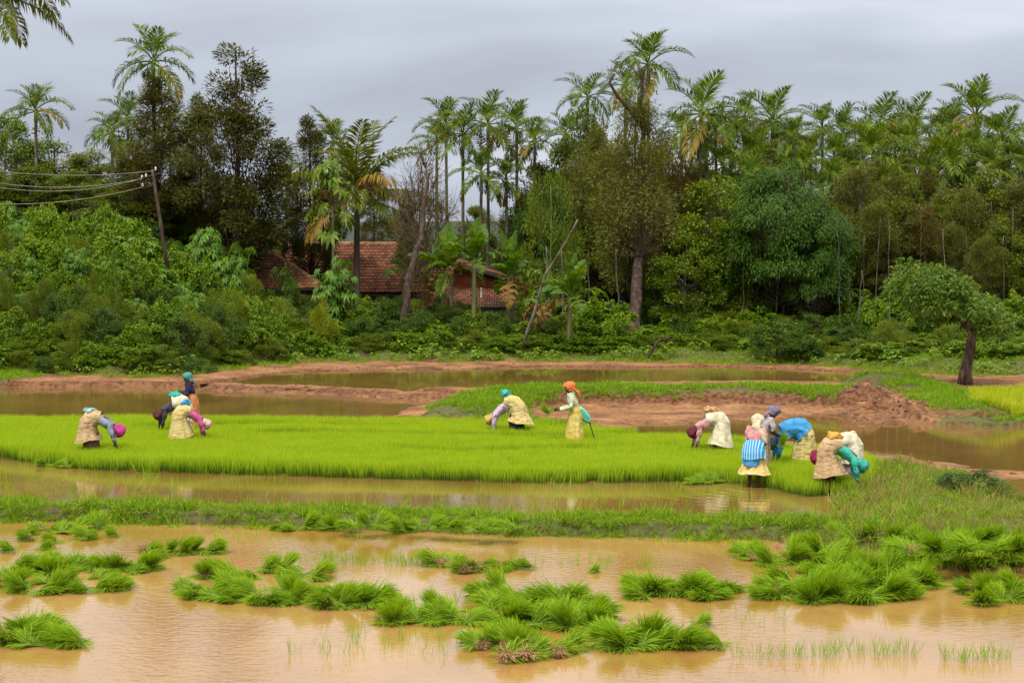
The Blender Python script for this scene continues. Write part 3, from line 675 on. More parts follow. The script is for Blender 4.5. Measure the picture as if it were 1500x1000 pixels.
def tree(spn, u, vtop, D, wpx, name, label, cat='tree', group=None, seed=0, base=None, lean=0, var=None, parts=('trunk', 'crown')):
    H0, W0, pr = SPEC[spn]; r = np.random.default_rng(abs(int(u * 13 + D * 7 + vtop) + seed))
    c = P(u, vtop, D)
    zb = float(hgt(c.x, c.y)) if base is None else base
    H = max(.6, c.z - zb); sx = wpx / pxm(D) / W0; sz = H / H0
    i = int(r.integers(len(pr))) if var is None else var
    t = tag(empty(name, (c.x, c.y, zb - .12), r.random() * 6.28, (sx, sx, sz * 1.0)), label, cat, group)
    if lean: t.rotation_euler = (0, lean, 0)
    obj(parts[0], pr[i][0], None, t); obj(parts[1], pr[i][1], None, t)
    return t

# ---- castor and papaya: palmate leaves on long stalks
def palmate(mb, c, d, nrm, R_, lobes=8, r=None):
    d = unit(np.array(d, float)); nrm = unit(np.array(nrm, float)); s_ = unit(np.cross(d, nrm)); nrm = np.cross(s_, d)
    for j in range(lobes):
        a = (j / (lobes - 1) - .5) * 2 * 2.45
        dd = d * math.cos(a) + s_ * math.sin(a); sd = -d * math.sin(a) + s_ * math.cos(a)
        Lr = R_ * (1 - .35 * abs(a) / 2.45)
        mb.add([c, c + dd * Lr * .55 + sd * Lr * .17 + nrm * .02, c + dd * Lr - nrm * Lr * .22, c + dd * Lr * .55 - sd * Lr * .17 + nrm * .02], [[0, 1, 3], [1, 2, 3]])
def castor_mesh(seed, H, R_, n, leafR, papaya=False):
    r = np.random.default_rng(seed); sb, lb = MB(), MB()
    st = 1 if papaya else 9
    k = 0
    for i in range(st):
        az = r.random() * 6.28; rr = 0 if papaya else R_ * .75 * math.sqrt(r.random()); hh = H * (1 if papaya else (.62 + .38 * r.random()) * (1 - .25 * rr / R_))
        top = np.array([rr * math.cos(az), rr * math.sin(az), hh]); base = top * [.25, .25, 0]
        sb.tube([base, (base + top) / 2 + r.normal(size=3) * .06, top], [.06 if papaya else .025, .05 if papaya else .02, .035 if papaya else .012], 6, cap=False)
        for j in range(n // st):
            q = r.random(); a2 = r.random() * 6.28
            p0 = top + (base - top) * (q * .12 if papaya else q * .6)
            ln = (.75 if papaya else .32) * (.6 + .6 * r.random())
            el = 1.1 - 1.5 * q + .3 * r.normal() if papaya else .5 - .7 * q + .4 * r.normal()
            dv = np.array([math.cos(a2) * math.cos(el), math.sin(a2) * math.cos(el), math.sin(el)])
            e_ = p0 + dv * ln
            sb.tube([p0, e_], [.008, .005], 3, cap=False)
            o = dv * [1, 1, 0]; palmate(lb, e_, unit(o) + [0, 0, -.35 - .5 * r.random()], unit(np.array([0, 0, 1.0]) + .6 * unit(o) + r.normal(size=3) * .25), leafR * (.7 + .5 * r.random()), 8, r)
    a, b = sb.mesh('stem', True), lb.mesh('foliage'); a.materials.append(B_green if not papaya else B_pale); b.materials.append(L_castor if not papaya else L_bright)
    return a, b
CAST = [castor_mesh(200 + i, 2.4, 1.1, 190, .30) for i in range(3)]
PAPA = castor_mesh(210, 2.6, .9, 34, .42, True)
SPEC['castor'] = (2.5, 2.7, CAST)
SPEC['papaya'] = (2.9, 2.2, [PAPA])

# ================================================================== what grows where (bearings and heights measured in the photo, each plant at its own distance)
# --- left skyline
coconut(-22, -18, 72, 1.0, 'coconut palm at the top left corner with long hanging fronds', seed=3, n=26, dry=.0)
areca(52, 160, 100, 78, 'lone areca palm against the sky at far left above the thicket', old=1, nuts=True)
areca(163, 190, 98, 70, 'areca palm with yellowing skirt just left of the left silver oak', old=2)
areca(186, 172, 101, 62, 'areca palm half behind the left silver oak, lower than its tallest neighbour', 'areca palms behind the left silver oak', old=1)
areca(226, 88, 99, 84, 'tallest areca palm on the left, its head above the left silver oak', old=1)
areca(250, 190, 102, 66, 'areca palm half hidden behind the right side of the left silver oak')
tree('oak', 228, 108, 93, 125, 'silver_oak', 'dark silver oak with an areca head rising over it, above the utility pole', var=0)
tree('oak', 345, 52, 90, 165, 'silver_oak', 'tallest silver oak, ragged and conical, rising left of the tiled house', var=1)
tree('oak', 293, 132, 94, 84, 'silver_oak', 'narrower silver oak touching the tallest silver oak on its left side', var=2)
tree('oak', 455, 166, 95, 92, 'silver_oak', 'small silver oak beside the big coconut palm', var=0)
tree('oak', 548, 240, 103, 60, 'silver_oak', 'slight silver oak behind the coconut palm', var=2)
for i, (u, v, D, w) in enumerate(((8, 172, 106, 120), (78, 205, 108, 130), (140, 222, 105, 120), (196, 236, 101, 110), (112, 250, 97, 130), (40, 246, 95, 120), (262, 262, 96, 100), (305, 258, 96, 100), (385, 318, 103, 80), (170, 280, 92, 110), (-30, 240, 96, 130), (352, 275, 99, 100), (238, 290, 93, 90))):
    tree('mid' if i % 4 else 'bright', u, v, D, w, 'woodland_tree', 'bushy olive green tree in the wood behind the left thicket', group='trees behind the left thicket')
areca(418, 262, 104, 56, 'short areca palm in the gap between silver oaks', old=0)
areca(486, 205, 104, 60, 'areca palm behind the top of the small silver oak', old=0)
coconut(522, 285, 92, 1.12, 'big coconut palm behind the tiled roof, fronds drooping yellow', seed=8, n=22)
tree('papaya', 487, 272, 87, 95, 'papaya_tree', 'papaya tree with wide leaves in front of the coconut palm', parts=('stem', 'foliage'))
tree('castor', 488, 364, 84, 92, 'castor_shrub', 'castor shrub standing in front of the tiled roof', 'shrub', parts=('stem', 'foliage'), var=1)
tree('mid', 470, 322, 106, 70, 'woodland_tree', 'low tree behind the ridge of the tiled roof')
tree('dark', 590, 318, 106, 80, 'woodland_tree', 'dark bushy tree behind the right end of the tiled roof', var=1)
# --- the middle
tree('twiggy', 620, 226, 88, 86, 'dying_tree', 'half bare brown tree with a leaning trunk in front of the tiled roof', var=0)
MIDP = [(655, 180, 100, 70, 'areca palm at the left edge of the middle clump'), (678, 195, 97, 66, 'areca palm second from the left in the middle clump'),
        (715, 180, 96, 84, 'tallest areca palm of the middle clump with a green crownshaft'), (757, 185, 99, 80, 'areca palm right of the tallest in the middle clump'),
        (785, 205, 97, 72, 'areca palm at the right edge of the middle clump'), (702, 252, 95, 66, 'lower areca palm in the left half of the middle clump'),
        (742, 262, 96, 66, 'lower areca palm in the right half of the middle clump'), (640, 205, 104, 56, 'areca palm behind the dying tree')]
for u, v, D, w, l_ in MIDP: areca(u, v, D, w, l_, old=2 if u > 700 else 1, nuts=u in (715, 742))
tree('mid', 700, 305, 108, 80, 'woodland_tree', 'small tree seen between the trunks of the middle palm clump')
banana(650, 400, 86, 1.25, 'banana plant with one tall pale upright leaf near the leaning trunk', 4, 5, up=1)
banana(694, 378, 84, .95, 'banana plant with spreading leaves in front of the brick red wall', 7, 8)
banana(745, 405, 84, 1.05, 'banana plant with brown hanging leaves right of the red wall', 2, 7, dry=2)
banana(592, 400, 92, 1.1, 'banana plant beside the tiled roof behind the leaning trunk', 3, 6, dry=0)
banana(835, 432, 80, 1.15, 'banana plant with broad fresh leaves in front of the dark trunks', 6, 8)
banana(800, 440, 83, .9, 'smaller banana plant left of the broad leaved one', 9, 6, dry=2)
banana(1262, 432, 86, 1.2, 'banana plant with ragged yellow leaves under the brown trees', 5, 6, dry=1)
banana(1295, 440, 88, .9, 'small banana plant behind the tall bare sapling', 5, 5, dry=1)
areca(662, 392, 85, 62, 'young areca palm with low fronds in front of the house wall', old=0, nfr=8)
tree('mid', 790, 245, 99, 100, 'woodland_tree', 'dark tree right of the middle palm clump', var=0)
tree('mango', 812, 268, 95, 120, 'mango_tree', 'dense dark tree behind the brown twig tree, left side', var=0)
tree('mid', 852, 168, 98, 105, 'woodland_tree', 'dense round green tree under the areca heads left of the bare crown', var=1)
areca(860, 140, 100, 86, 'areca palm above the dense round green tree', old=0)
areca(828, 195, 101, 60, 'areca palm leaning out left of the dense round green tree', old=0)
tree('fern', 805, 258, 90, 100, 'feathery_tree', 'flat topped feathery tree in the middle of the wood', var=0, parts=('trunk', 'crown'))
areca(950, 92, 96, 92, 'tallest palm of the wood, its head beside bare broken branches', old=1, nuts=True)
areca(915, 122, 99, 60, 'areca palm between the bare branches', old=1)
tree('wisp', 930, 150, 86.5, 125, 'old_silver_oak', 'huge brownish oak in the middle with a thick dark trunk', var=0)
tree('wisp', 885, 190, 93, 110, 'silver_oak', 'olive brown feathery tree left of the thick trunked oak', var=1)
tree('wisp', 985, 200, 92, 100, 'silver_oak', 'rusty feathery tree right of the thick trunked oak', var=2)
# --- the right wood
RP = [(1025, 165, 92, 100), (1000, 190, 96, 66), (1052, 195, 94, 74), (1088, 172, 99, 60), (1133, 175, 96, 84), (1162, 200, 94, 66), (1108, 225, 93, 62), (1100, 262, 90, 84), (1062, 240, 92, 66),
      (1206, 186, 100, 66), (1236, 196, 98, 66), (1286, 182, 100, 84), (1340, 178, 101, 74), (1374, 195, 98, 66), (1396, 182, 100, 66), (1428, 170, 98, 90), (1466, 205, 96, 84), (1496, 240, 94, 60),
      (1226, 228, 94, 66), (1282, 226, 94, 92), (1330, 215, 96, 74), (1306, 262, 92, 62), (1370, 232, 95, 66), (1420, 222, 94, 80), (1480, 225, 99, 66), (1190, 225, 97, 66), (1252, 232, 97, 66), (1398, 246, 92, 84), (1450, 250, 92, 80),
      (1176, 245, 92, 60), (1354, 256, 92, 66), (1510, 205, 97, 70), (1382, 322, 87, 54), (1386, 366, 86, 62), (1222, 260, 91, 60), (1265, 205, 103, 70), (1310, 190, 104, 66), (1150, 215, 101, 60), (1446, 195, 103, 66), (1070, 205, 100, 66), (1035, 215, 98, 66), (1120, 200, 102, 66)]
RL = {1025: 'widest areca palm at the left end of the right hand palm grove', 1133: 'areca palm with a dead frond hanging down its pale trunk', 1286: 'areca palm standing dark against the sky mid grove',
      1428: 'tallest areca palm at the right end of the grove', 1100: 'low areca palm over the mango tree', 1382: 'small dark areca palm down among the brown trees', 1386: 'small bright areca palm just above the lone tree', 1340: 'areca palm with upright dark fronds on the grove skyline',
      1466: 'areca palm with drooping head sloping down at the grove end', 1306: 'low areca palm with yellow frond below the grove skyline'}
for i, (u, v, D, w) in enumerate(RP):
    areca(u, v, D, w, RL.get(u, 'areca palm packed in the dense grove over the right hand wood'), None if u in RL else 'areca palms of the right hand grove', old=(1, 0, 2)[i % 3] if u != 1133 else 2, nuts=i % 5 == 0)
for i, (u, v, D, w) in enumerate(((1010, 232, 104, 130), (1090, 225, 106, 130), (1160, 232, 105, 130), (1240, 235, 106, 130), (1320, 228, 106, 130), (1400, 225, 106, 130), (1470, 232, 105, 130), (1530, 240, 104, 130), (900, 215, 105, 130), (830, 250, 106, 120), (960, 225, 104, 130), (1570, 260, 100, 150), (780, 300, 106, 90))):
    tree('mid', u, v, D, w, 'woodland_tree', 'green tree crown filling the wood behind the palms', group='trees at the back of the right hand wood')
for i, (u, v, D, w, vr) in enumerate(((1262, 245, 89, 120, 0), (1312, 258, 91, 120, 1), (1355, 238, 90, 90, 2), (1385, 282, 88, 100, 0), (1440, 250, 87, 130, 1), (1492, 268, 86, 130, 0), (1235, 252, 94, 100, 2), (1345, 290, 86, 110, 1), (1535, 255, 88, 120, 0), (1470, 320, 84, 110, 1), (1285, 300, 86, 100, 0), (1410, 235, 96, 110, 0), (1240, 320, 87, 80, 1), (1288, 238, 93, 80, 0), (1332, 262, 88, 80, 1), (1365, 300, 85.5, 80, 2), (1420, 275, 86, 90, 1), (1465, 262, 88, 80, 2), (1515, 300, 85, 90, 0), (1215, 300, 90, 80, 0), (1398, 330, 84.5, 70, 0), (1445, 345, 83, 80, 1), (1300, 345, 85, 80, 0))):
    tree(('wisp', 'wisp', 'oak', 'wisp', 'mid')[i % 5], u, v, D, w * .82, 'feathery_tree', 'brownish feathery tree in the right hand wood', group='brown feathery trees on the right', var=vr)
tree('bright', 1050, 262, 87, 150, 'leafy_tree', 'leafy tree with bright yellow green tips left of the mango tree', var=0)
tree('bright', 1005, 345, 85, 110, 'leafy_tree', 'lower leafy tree between the thick trunk and the pale forked trunks', var=1)
tree('bright', 1088, 320, 86, 100, 'leafy_tree', 'leafy tree over the pale forked trunks', var=1)
tree('mango', 1150, 238, 85, 165, 'mango_tree', 'big dark mango tree with a dense domed crown', var=0)
tree('mango', 1195, 292, 84, 110, 'mango_tree', 'right shoulder of the mango pair, lower and rounder', var=1)
tree('mango', 1110, 245, 89, 120, 'mango_tree', 'mango tree behind the left side of the big dark one', var=1)
tree('mid', 880, 330, 92, 110, 'woodland_tree', 'shaded tree behind the banana plants', group=None)
tree('mid', 960, 330, 93, 120, 'woodland_tree', 'shaded tree behind the thick dark trunk')
for i, (u, v, D, w) in enumerate(((770, 330, 98, 90), (1040, 360, 93, 110), (1120, 370, 94, 120), (1190, 365, 94, 120), (1260, 350, 94, 120), (1330, 345, 94, 120), (1400, 345, 94, 120), (1470, 350, 94, 130), (1530, 350, 93, 120), (840, 345, 97, 100), (915, 365, 96, 110), (1000, 350, 98, 110))):
    tree('mango' if i % 2 else 'mid', u, v, D, w, 'understorey_tree', 'dark tree deep in the shade of the right hand wood', group='shaded trees inside the wood')

# --- trunks that show in the shade under the crowns
def stick(name, pts, rad, mt, label, cat, group=None, seed=1):
    """pts: (u, v, D) along the stem, foot first; the foot is set into the soil"""
    w = [P(*p_) for p_ in pts]; b = w[0].copy(); b.z = float(hgt(b.x, b.y)) - .1
    q = [(0, 0, 0)] + [tuple(p_ - b) for p_ in w[1:]]
    # finer polyline
    q = np.array(q, float); k = 4 * (len(q) - 1) + 1; t = np.linspace(0, len(q) - 1, k)
    qq = np.stack([np.interp(t, np.arange(len(q)), q[:, i]) for i in range(3)], -1)
    qq[1:-1] += np.random.default_rng(seed + len(label)).normal(size=(k - 2, 3)) * .03
    rr = np.linspace(rad[0], rad[1], k); rr[0] *= 1.35
    o = obj(name, MB().tube(qq, rr, 8, noise=.25, seed=seed).mesh(name, True), mt, None, b)
    return tag(o, label, cat, group)
stick('thick_trunk', [(928, 505, 82), (932, 420, 84), (938, 345, 86.5), (935, 262, 88.5), (944, 180, 88.5)], (.29, .08), B_brown, 'thick dark trunk climbing through the brown twig fan', 'tree trunk')
br = stick('bare_branched_trunk', [(944, 262, 89), (942, 200, 88), (938, 150, 86), (946, 98, 86)], (.11, .055), B_brown, 'dead grey trunk standing up into the sky beside the tallest palm', 'dead tree')
br['label'] = 'dead broken trunk standing up into the sky beside the tallest palm'
def limb(parent, pts, rad, mt, name='limb', n=5):
    b = parent.location; q = np.array([tuple(P(*p_) - b) for p_ in pts])
    return obj(name, MB().tube(q, np.linspace(rad[0], rad[1], len(q)), n, noise=.2, seed=3).mesh(name, True), mt, parent)
limb(br, [(942, 185, 86), (920, 158, 86), (905, 142, 86), (893, 122, 86), (900, 108, 86)], (.10, .05), B_brown)
for (a, b_) in ((880, 102), (890, 96), (897, 92), (902, 98), (884, 112), (908, 105), (876, 108)):
    limb(br, [(896, 118, 86), ((a + 896) / 2 - 2, (b_ + 118) / 2, 86), (a, b_, 86)], (.018, .008), B_twig, 'twig', 3)
for (a, b_) in ((925, 95), (918, 88), (932, 90)):
    limb(br, [(942, 118, 86), ((a + 942) / 2, (b_ + 118) / 2 + 3, 86), (a, b_, 86)], (.03, .01), B_brown, 'twig', 4)
lt = stick('brown_trunk', [(590, 460, 82), (596, 425, 82.5), (606, 385, 83), (615, 350, 84), (622, 300, 85), (626, 255, 86)], (.19, .07), B_brown, 'thick leaning brown trunk crossing the tiled roof', 'tree trunk')
st_list = [(1080, 505, 1092, 380, .07), (1084, 500, 1128, 372, .06), (1083, 505, 1070, 400, .05), (1135, 470, 1137, 400, .045), (1118, 480, 1119, 395, .04), (1243, 480, 1240, 395, .09), (1252, 470, 1262, 430, .06), (1275, 490, 1290, 352, .04),
           (1317, 490, 1316, 430, .05), (980, 500, 982, 420, .07), (960, 500, 958, 440, .035), (1020, 480, 1018, 420, .04), (860, 470, 862, 400, .06), (790, 475, 806, 420, .08), (805, 475, 800, 395, .07), (824, 470, 822, 400, .06), (1368, 480, 1372, 420, .06),
           (1396, 470, 1402, 430, .05), (1465, 510, 1470, 380, .045), (1437, 470, 1442, 390, .04), (1490, 530, 1496, 400, .05), (905, 465, 902, 400, .07), (1050, 470, 1052, 400, .05), (1205, 470, 1207, 400, .05), (1300, 480, 1302, 360, .04), (1345, 470, 1349, 350, .035), (1385, 480, 1381, 370, .04), (1412, 440, 1416, 330, .035), (1455, 500, 1452, 330, .04), (1478, 500, 1484, 340, .04), (1230, 470, 1226, 350, .04), (1262, 480, 1266, 380, .035), (1335, 485, 1333, 430, .04), (750, 470, 752, 410, .10)]
for i, (u0, v0, u1, v1, rr) in enumerate(st_list):
    Dt = 82.0 if u0 > 1220 else 84.5
    stick('slender_trunk', [(u0, v0, Dt + i % 3), ((u0 + u1) / 2 + 2, (v0 + v1) / 2, Dt + i % 3), (u1, v1 - 35, Dt + i % 3)], (rr * .7, rr * .3), (B_grey, B_grey, B_pale)[i % 3], 'slender pale trunk rising out of the undergrowth into the shade', 'tree trunk', 'slender trunks in the right hand wood' if u0 > 940 else 'slender trunks near the banana plants', i)
stick('leaning_pole', [(765, 470, 80), (800, 400, 79), (846, 322, 78)], (.07, .035), B_pale, 'long pale stem leaning to the right over the banana plants', 'tree trunk')
stick('fallen_branch', [(1188, 520, 79), (1212, 500, 79), (1245, 478, 80)], (.09, .04), B_brown, 'fallen trunk leaning at the edge of the right hand wood', 'branch')
stick('fallen_branch', [(942, 508, 78), (965, 500, 78), (985, 494, 78)], (.07, .04), B_brown, 'cut log lying near the foot of the thick trunk', 'branch')

def fan_tree():
    r = np.random.default_rng(31); D = 85.3; b = P(934, 470, D); b.z = float(hgt(b.x, b.y)) - .1
    t = tag(empty('twiggy_tree', b), 'fan of thin bare brown twigs spreading in front of the thick dark trunk', 'tree')
    L = lambda u, v, d=0: np.array(tuple(P(u, v, D + d) - b))
    tk = MB(); tk.tube([np.zeros(3), L(938, 420), L(938, 368)], [.10, .08, .07], 7); obj('trunk', tk.mesh('trunk', True), B_brown, t)
    tw = MB(); o = L(938, 372); pos = []
    for i in range(130):
        a = (r.random() - .5) * 2; v = 262 + 60 * abs(a) ** 1.5 + 45 * r.random(); e_ = L(938 + 50 * a + r.normal() * 6, v - 12 + 26 * r.random(), r.normal() * 1.0); m_ = o * .5 + e_ * .5 + [(-.12 - .2 * r.random()) * -a, 0, .0]
        m_[2] -= .15 * abs(a)
        tw.tube([o + r.normal(size=3) * .08, m_, e_], [.016, .011, .004], 3, cap=False)
        for k in range(3): f = .55 + .45 * r.random(); s0 = m_ * (1 - f) + e_ * f; tw.tube([s0, s0 + (e_ - m_) * .3 + r.normal(size=3) * .18], [.007, .003], 3, cap=False)
        pos.append(e_)
    obj('twigs', tw.mesh('twigs'), B_twig, t)['kind'] = 'stuff'
    pos = np.array(pos); idx = r.integers(len(pos), size=3200); pp = pos[idx] + rnd_unit(r, 3200) * .35; d = rnd_unit(r, 3200) + [0, 0, .5]; lb = MB(); leafset(lb, pp, d, np.cross(d, rnd_unit(r, 3200)), .16, .045, .3)
    obj('crown', lb.mesh('crown'), L_wisp, t)
fan_tree()

# --- the lone tree on the right bund
def lone_tree():
    r = np.random.default_rng(66); D = 66.5
    b = P(1414, 573, D); b.z = float(hgt(b.x, b.y)) - .08
    t = tag(empty('lone_tree', b), 'lone leaning tree with a furrowed trunk on the grassy bund', 'tree')
    L = lambda u, v, d=0: np.array(tuple(P(u, v, D + d) - b))
    tk = MB(); tk.tube([np.zeros(3), L(1414, 545), L(1421, 515), L(1424, 488), L(1417, 468)], [.27, .19, .16, .15, .15], 12, noise=.28, seed=4)
    ends = []
    for pts in ([(1420, 480, 0), (1400, 455, .3), (1378, 428, .5), (1350, 410, .3)], [(1418, 470, 0), (1385, 452, -.5), (1352, 440, -1)], [(1420, 475, 0), (1432, 452, .3), (1448, 446, .8)], [(1420, 480, 0), (1408, 440, 1), (1395, 410, 1.5)], [(1422, 484, 0), (1442, 462, -.6), (1462, 464, -1.2)]):
        q = [L(*p_) for p_ in pts]; tk.tube(q, np.linspace(.15, .05, len(q)), 7, noise=.2); ends.append(q[-1])
    obj('trunk', tk.mesh('trunk', True), noisemat('furrowed_bark', [(.035, .022, .015), (.10, .065, .045), (.20, .14, .10)], 9, .9, (1, 1, .22), 1.0), t)
    cl = []
    for i in range(190):
        # umbrella of foliage: high on the left, falling to the right
        u = 1312 + 160 * r.random(); f = (u - 1312) / 160
        top = np.interp(f, [0, .15, .4, .6, .8, 1], [405, 383, 388, 410, 428, 462]); bot = np.interp(f, [0, .1, .25, .45, .58, .7, .9, 1], [425, 440, 470, 475, 440, 492, 490, 480])
        v = top + 8 + (bot - top - 12) * r.random() ** 1.2
        if .53 < f < .64 and v > 430: continue
        cl.append(L(u, v, r.normal() * 1.3))
    cl = np.array(cl); N = 12000; cl = cl[:64]; idx = r.integers(len(cl), size=N); o = rnd_unit(r, N)
    pos = cl[idx] + o * (r.random(N)[:, None] ** .4) * (.26 + .30 * r.random(len(cl)))[idx][:, None] * [1, 1, .7]
    cb = MB(); d = o * .7 + rnd_unit(r, N) * .5 + [0, 0, .1]
    leafset(cb, pos, d, np.cross(d, rnd_unit(r, N)), .20 * (.6 + .7 * r.random(N)), .085, .75)
    obj('crown', cb.mesh('crown'), leafmat('lone_tree_leaf', [(.03, .08, .012), (.06, .14, .02), (.11, .20, .035), (.20, .27, .06)], .25, .4), t)
    tw = MB()
    for c_ in cl[::2]:
        e_ = ends[int(np.argmin([np.linalg.norm(c_ - q) for q in ends]))]
        tw.tube([e_, (e_ + c_) / 2 + r.normal(size=3) * .08, c_], [.03, .02, .008], 4, cap=False)
    obj('twigs', tw.mesh('twigs'), B_brown, t)['kind'] = 'stuff'
lone_tree()

# --- shrubs
def shrub(spn, u, vtop, D, w, label, group=None, name='shrub', **k):
    return tree(spn, u, vtop, D, w, name, label, 'shrub', group, parts=('stem', 'foliage'), **k)
for u, v, D, w, l_ in ((22, 306, 90, 105, 'tall castor shrub at the left edge above the vines'), (75, 325, 89, 100, 'castor shrub second from the left edge'), (165, 296, 88, 100, 'highest castor shrub, left of the utility pole'),
                       (200, 330, 86, 110, 'wide castor shrub below the utility pole'), (308, 308, 87, 110, 'castor shrub left of the tiled roof'), (345, 345, 86, 80, 'lower castor shrub touching the tiled roof'), (262, 345, 86, 90, 'castor shrub in the dip right of the pole'),
                       (120, 345, 87, 90, 'castor shrub with leaves hanging over the thicket'), (215, 372, 83, 90, 'low castor shrub in the middle of the thicket')):
    shrub('castor', u, v, D, w, l_, name='castor_shrub')
def edge_D(u):
    Ds = np.arange(62, 92, .25); x = (u - 750) / FOC * Ds
    f = sdist(FOR, x, Ds); return float(Ds[np.argmax(f > 0)])
def vpix(z, D): return 500 - FOC * math.tan(math.atan2(z - EYE, D) + PITCH)
def ring_row(u0, u1, st, off, h, kinds_, where, wmul=1.0, seed=1, skip=()):
    r = np.random.default_rng(seed)
    for u in np.arange(u0, u1, st):
        uu = u + r.normal() * st * .25; D = edge_D(uu) + off + r.normal() * .4
        if any(a_ < uu < b_ for a_, b_ in skip): continue
        c = P(uu, 400, D); g_ = float(hgt(c.x, c.y)); hh = h * (.72 + .56 * r.random())
        s_ = kinds_[int(r.integers(len(kinds_)))]
        lab = {'vine': 'mound of broad leaved creeper', 'fern': 'feathery light green shrub', 'dark': 'dark glossy leaved shrub', 'castor': 'star leaved castor bush', 'yellow': 'small yellow green bush'}[s_]
        shrub(s_, uu, vpix(g_ + hh, D), D, st * 1.9 * wmul * (.8 + .4 * r.random()), lab + ' ' + where, {'vine': 'creeper mounds', 'fern': 'feathery shrubs', 'dark': 'dark glossy shrubs', 'castor': 'castor bushes'}[s_] + ' ' + where,
              name={'vine': 'creeper_mound', 'castor': 'castor_shrub'}.get(s_, 'shrub'))
LB = ['at the left bank foot'] * 2 + ['low on the left bank'] * 2 + ['half way up the left bank'] * 2 + ['high on the left bank'] * 2 + ['on top of the left bank']
for j, (off, h, kk) in enumerate(((.7, .8, ('vine', 'fern', 'dark', 'vine')), (2.0, 1.3, ('vine', 'fern', 'dark', 'vine')), (3.8, 1.7, ('vine', 'fern', 'dark', 'fern')), (5.8, 1.9, ('vine', 'vine', 'fern', 'castor')), (8.0, 2.0, ('vine', 'dark', 'fern', 'vine')),
                              (10.5, 2.1, ('vine', 'vine', 'castor', 'vine')), (13, 2.2, ('vine', 'fern', 'vine', 'vine')), (15.5, 2.3, ('vine', 'castor', 'vine', 'dark')), (18, 2.3, ('vine', 'dark', 'castor')))):
    ring_row(-70, 425 if j < 5 else 350, 30, off, h, kk, LB[j], seed=300 + j)
HB = ['in the low hedge below the house'] * 2 + ['in the tall hedge below the house'] * 2
for j, (off, h, kk) in enumerate(((1.6, .75, ('vine', 'vine', 'fern')), (3.2, 1.3, ('dark', 'vine', 'dark')), (5.6, 1.45, ('dark', 'dark', 'fern', 'vine')), (8.5, 1.3, ('dark', 'vine', 'dark')))):
    ring_row(425, 700, 31, off, h, kk, HB[j], seed=320 + j)
MB_ = ['on the shore by the thick trunk'] * 2 + ['under the trees by the thick trunk']
for j, (off, h, kk) in enumerate(((1.6, .7, ('vine', 'vine', 'fern')), (3.2, 1.2, ('dark', 'vine', 'dark')), (5.6, 1.5, ('dark', 'dark', 'vine')))):
    ring_row(700, 930, 33, off, h, kk, MB_[j], seed=330 + j)
RB = ['at the right hand wood edge'] * 2 + ['inside the right hand wood'] * 2
for j, (off, h, kk) in enumerate(((2.4, .6, ('fern', 'vine', 'fern')), (4.2, 1.0, ('dark', 'fern', 'vine')), (7.0, 1.4, ('dark', 'dark', 'fern', 'vine')), (10, 1.7, ('dark', 'dark', 'vine')))):
    ring_row(930, 1560, 36, off, h, kk, RB[j], seed=340 + j, skip=((915, 945),) if j else ())
shrub('dark', 1138, 462, 77.5, 84, 'large dark rounded shrub at the water edge left of the fallen trunk', var=0)
shrub('dark', 1175, 486, 77, 60, 'smaller dark shrub beside the large rounded one', var=1)
shrub('yellow', 1328, 492, 77.5, 52, 'bright yellow green bush left of the lone tree')
shrub('yellow', 1392, 498, 79, 40, 'yellow green bush just behind the lone tree trunk')
shrub('yellow', 470, 440, 80, 40, 'yellow green bush in the hedge below the house')

shrub('dark', 412, 392, 85, 60, 'dark shrub reaching up over the hip of the tiled wing')

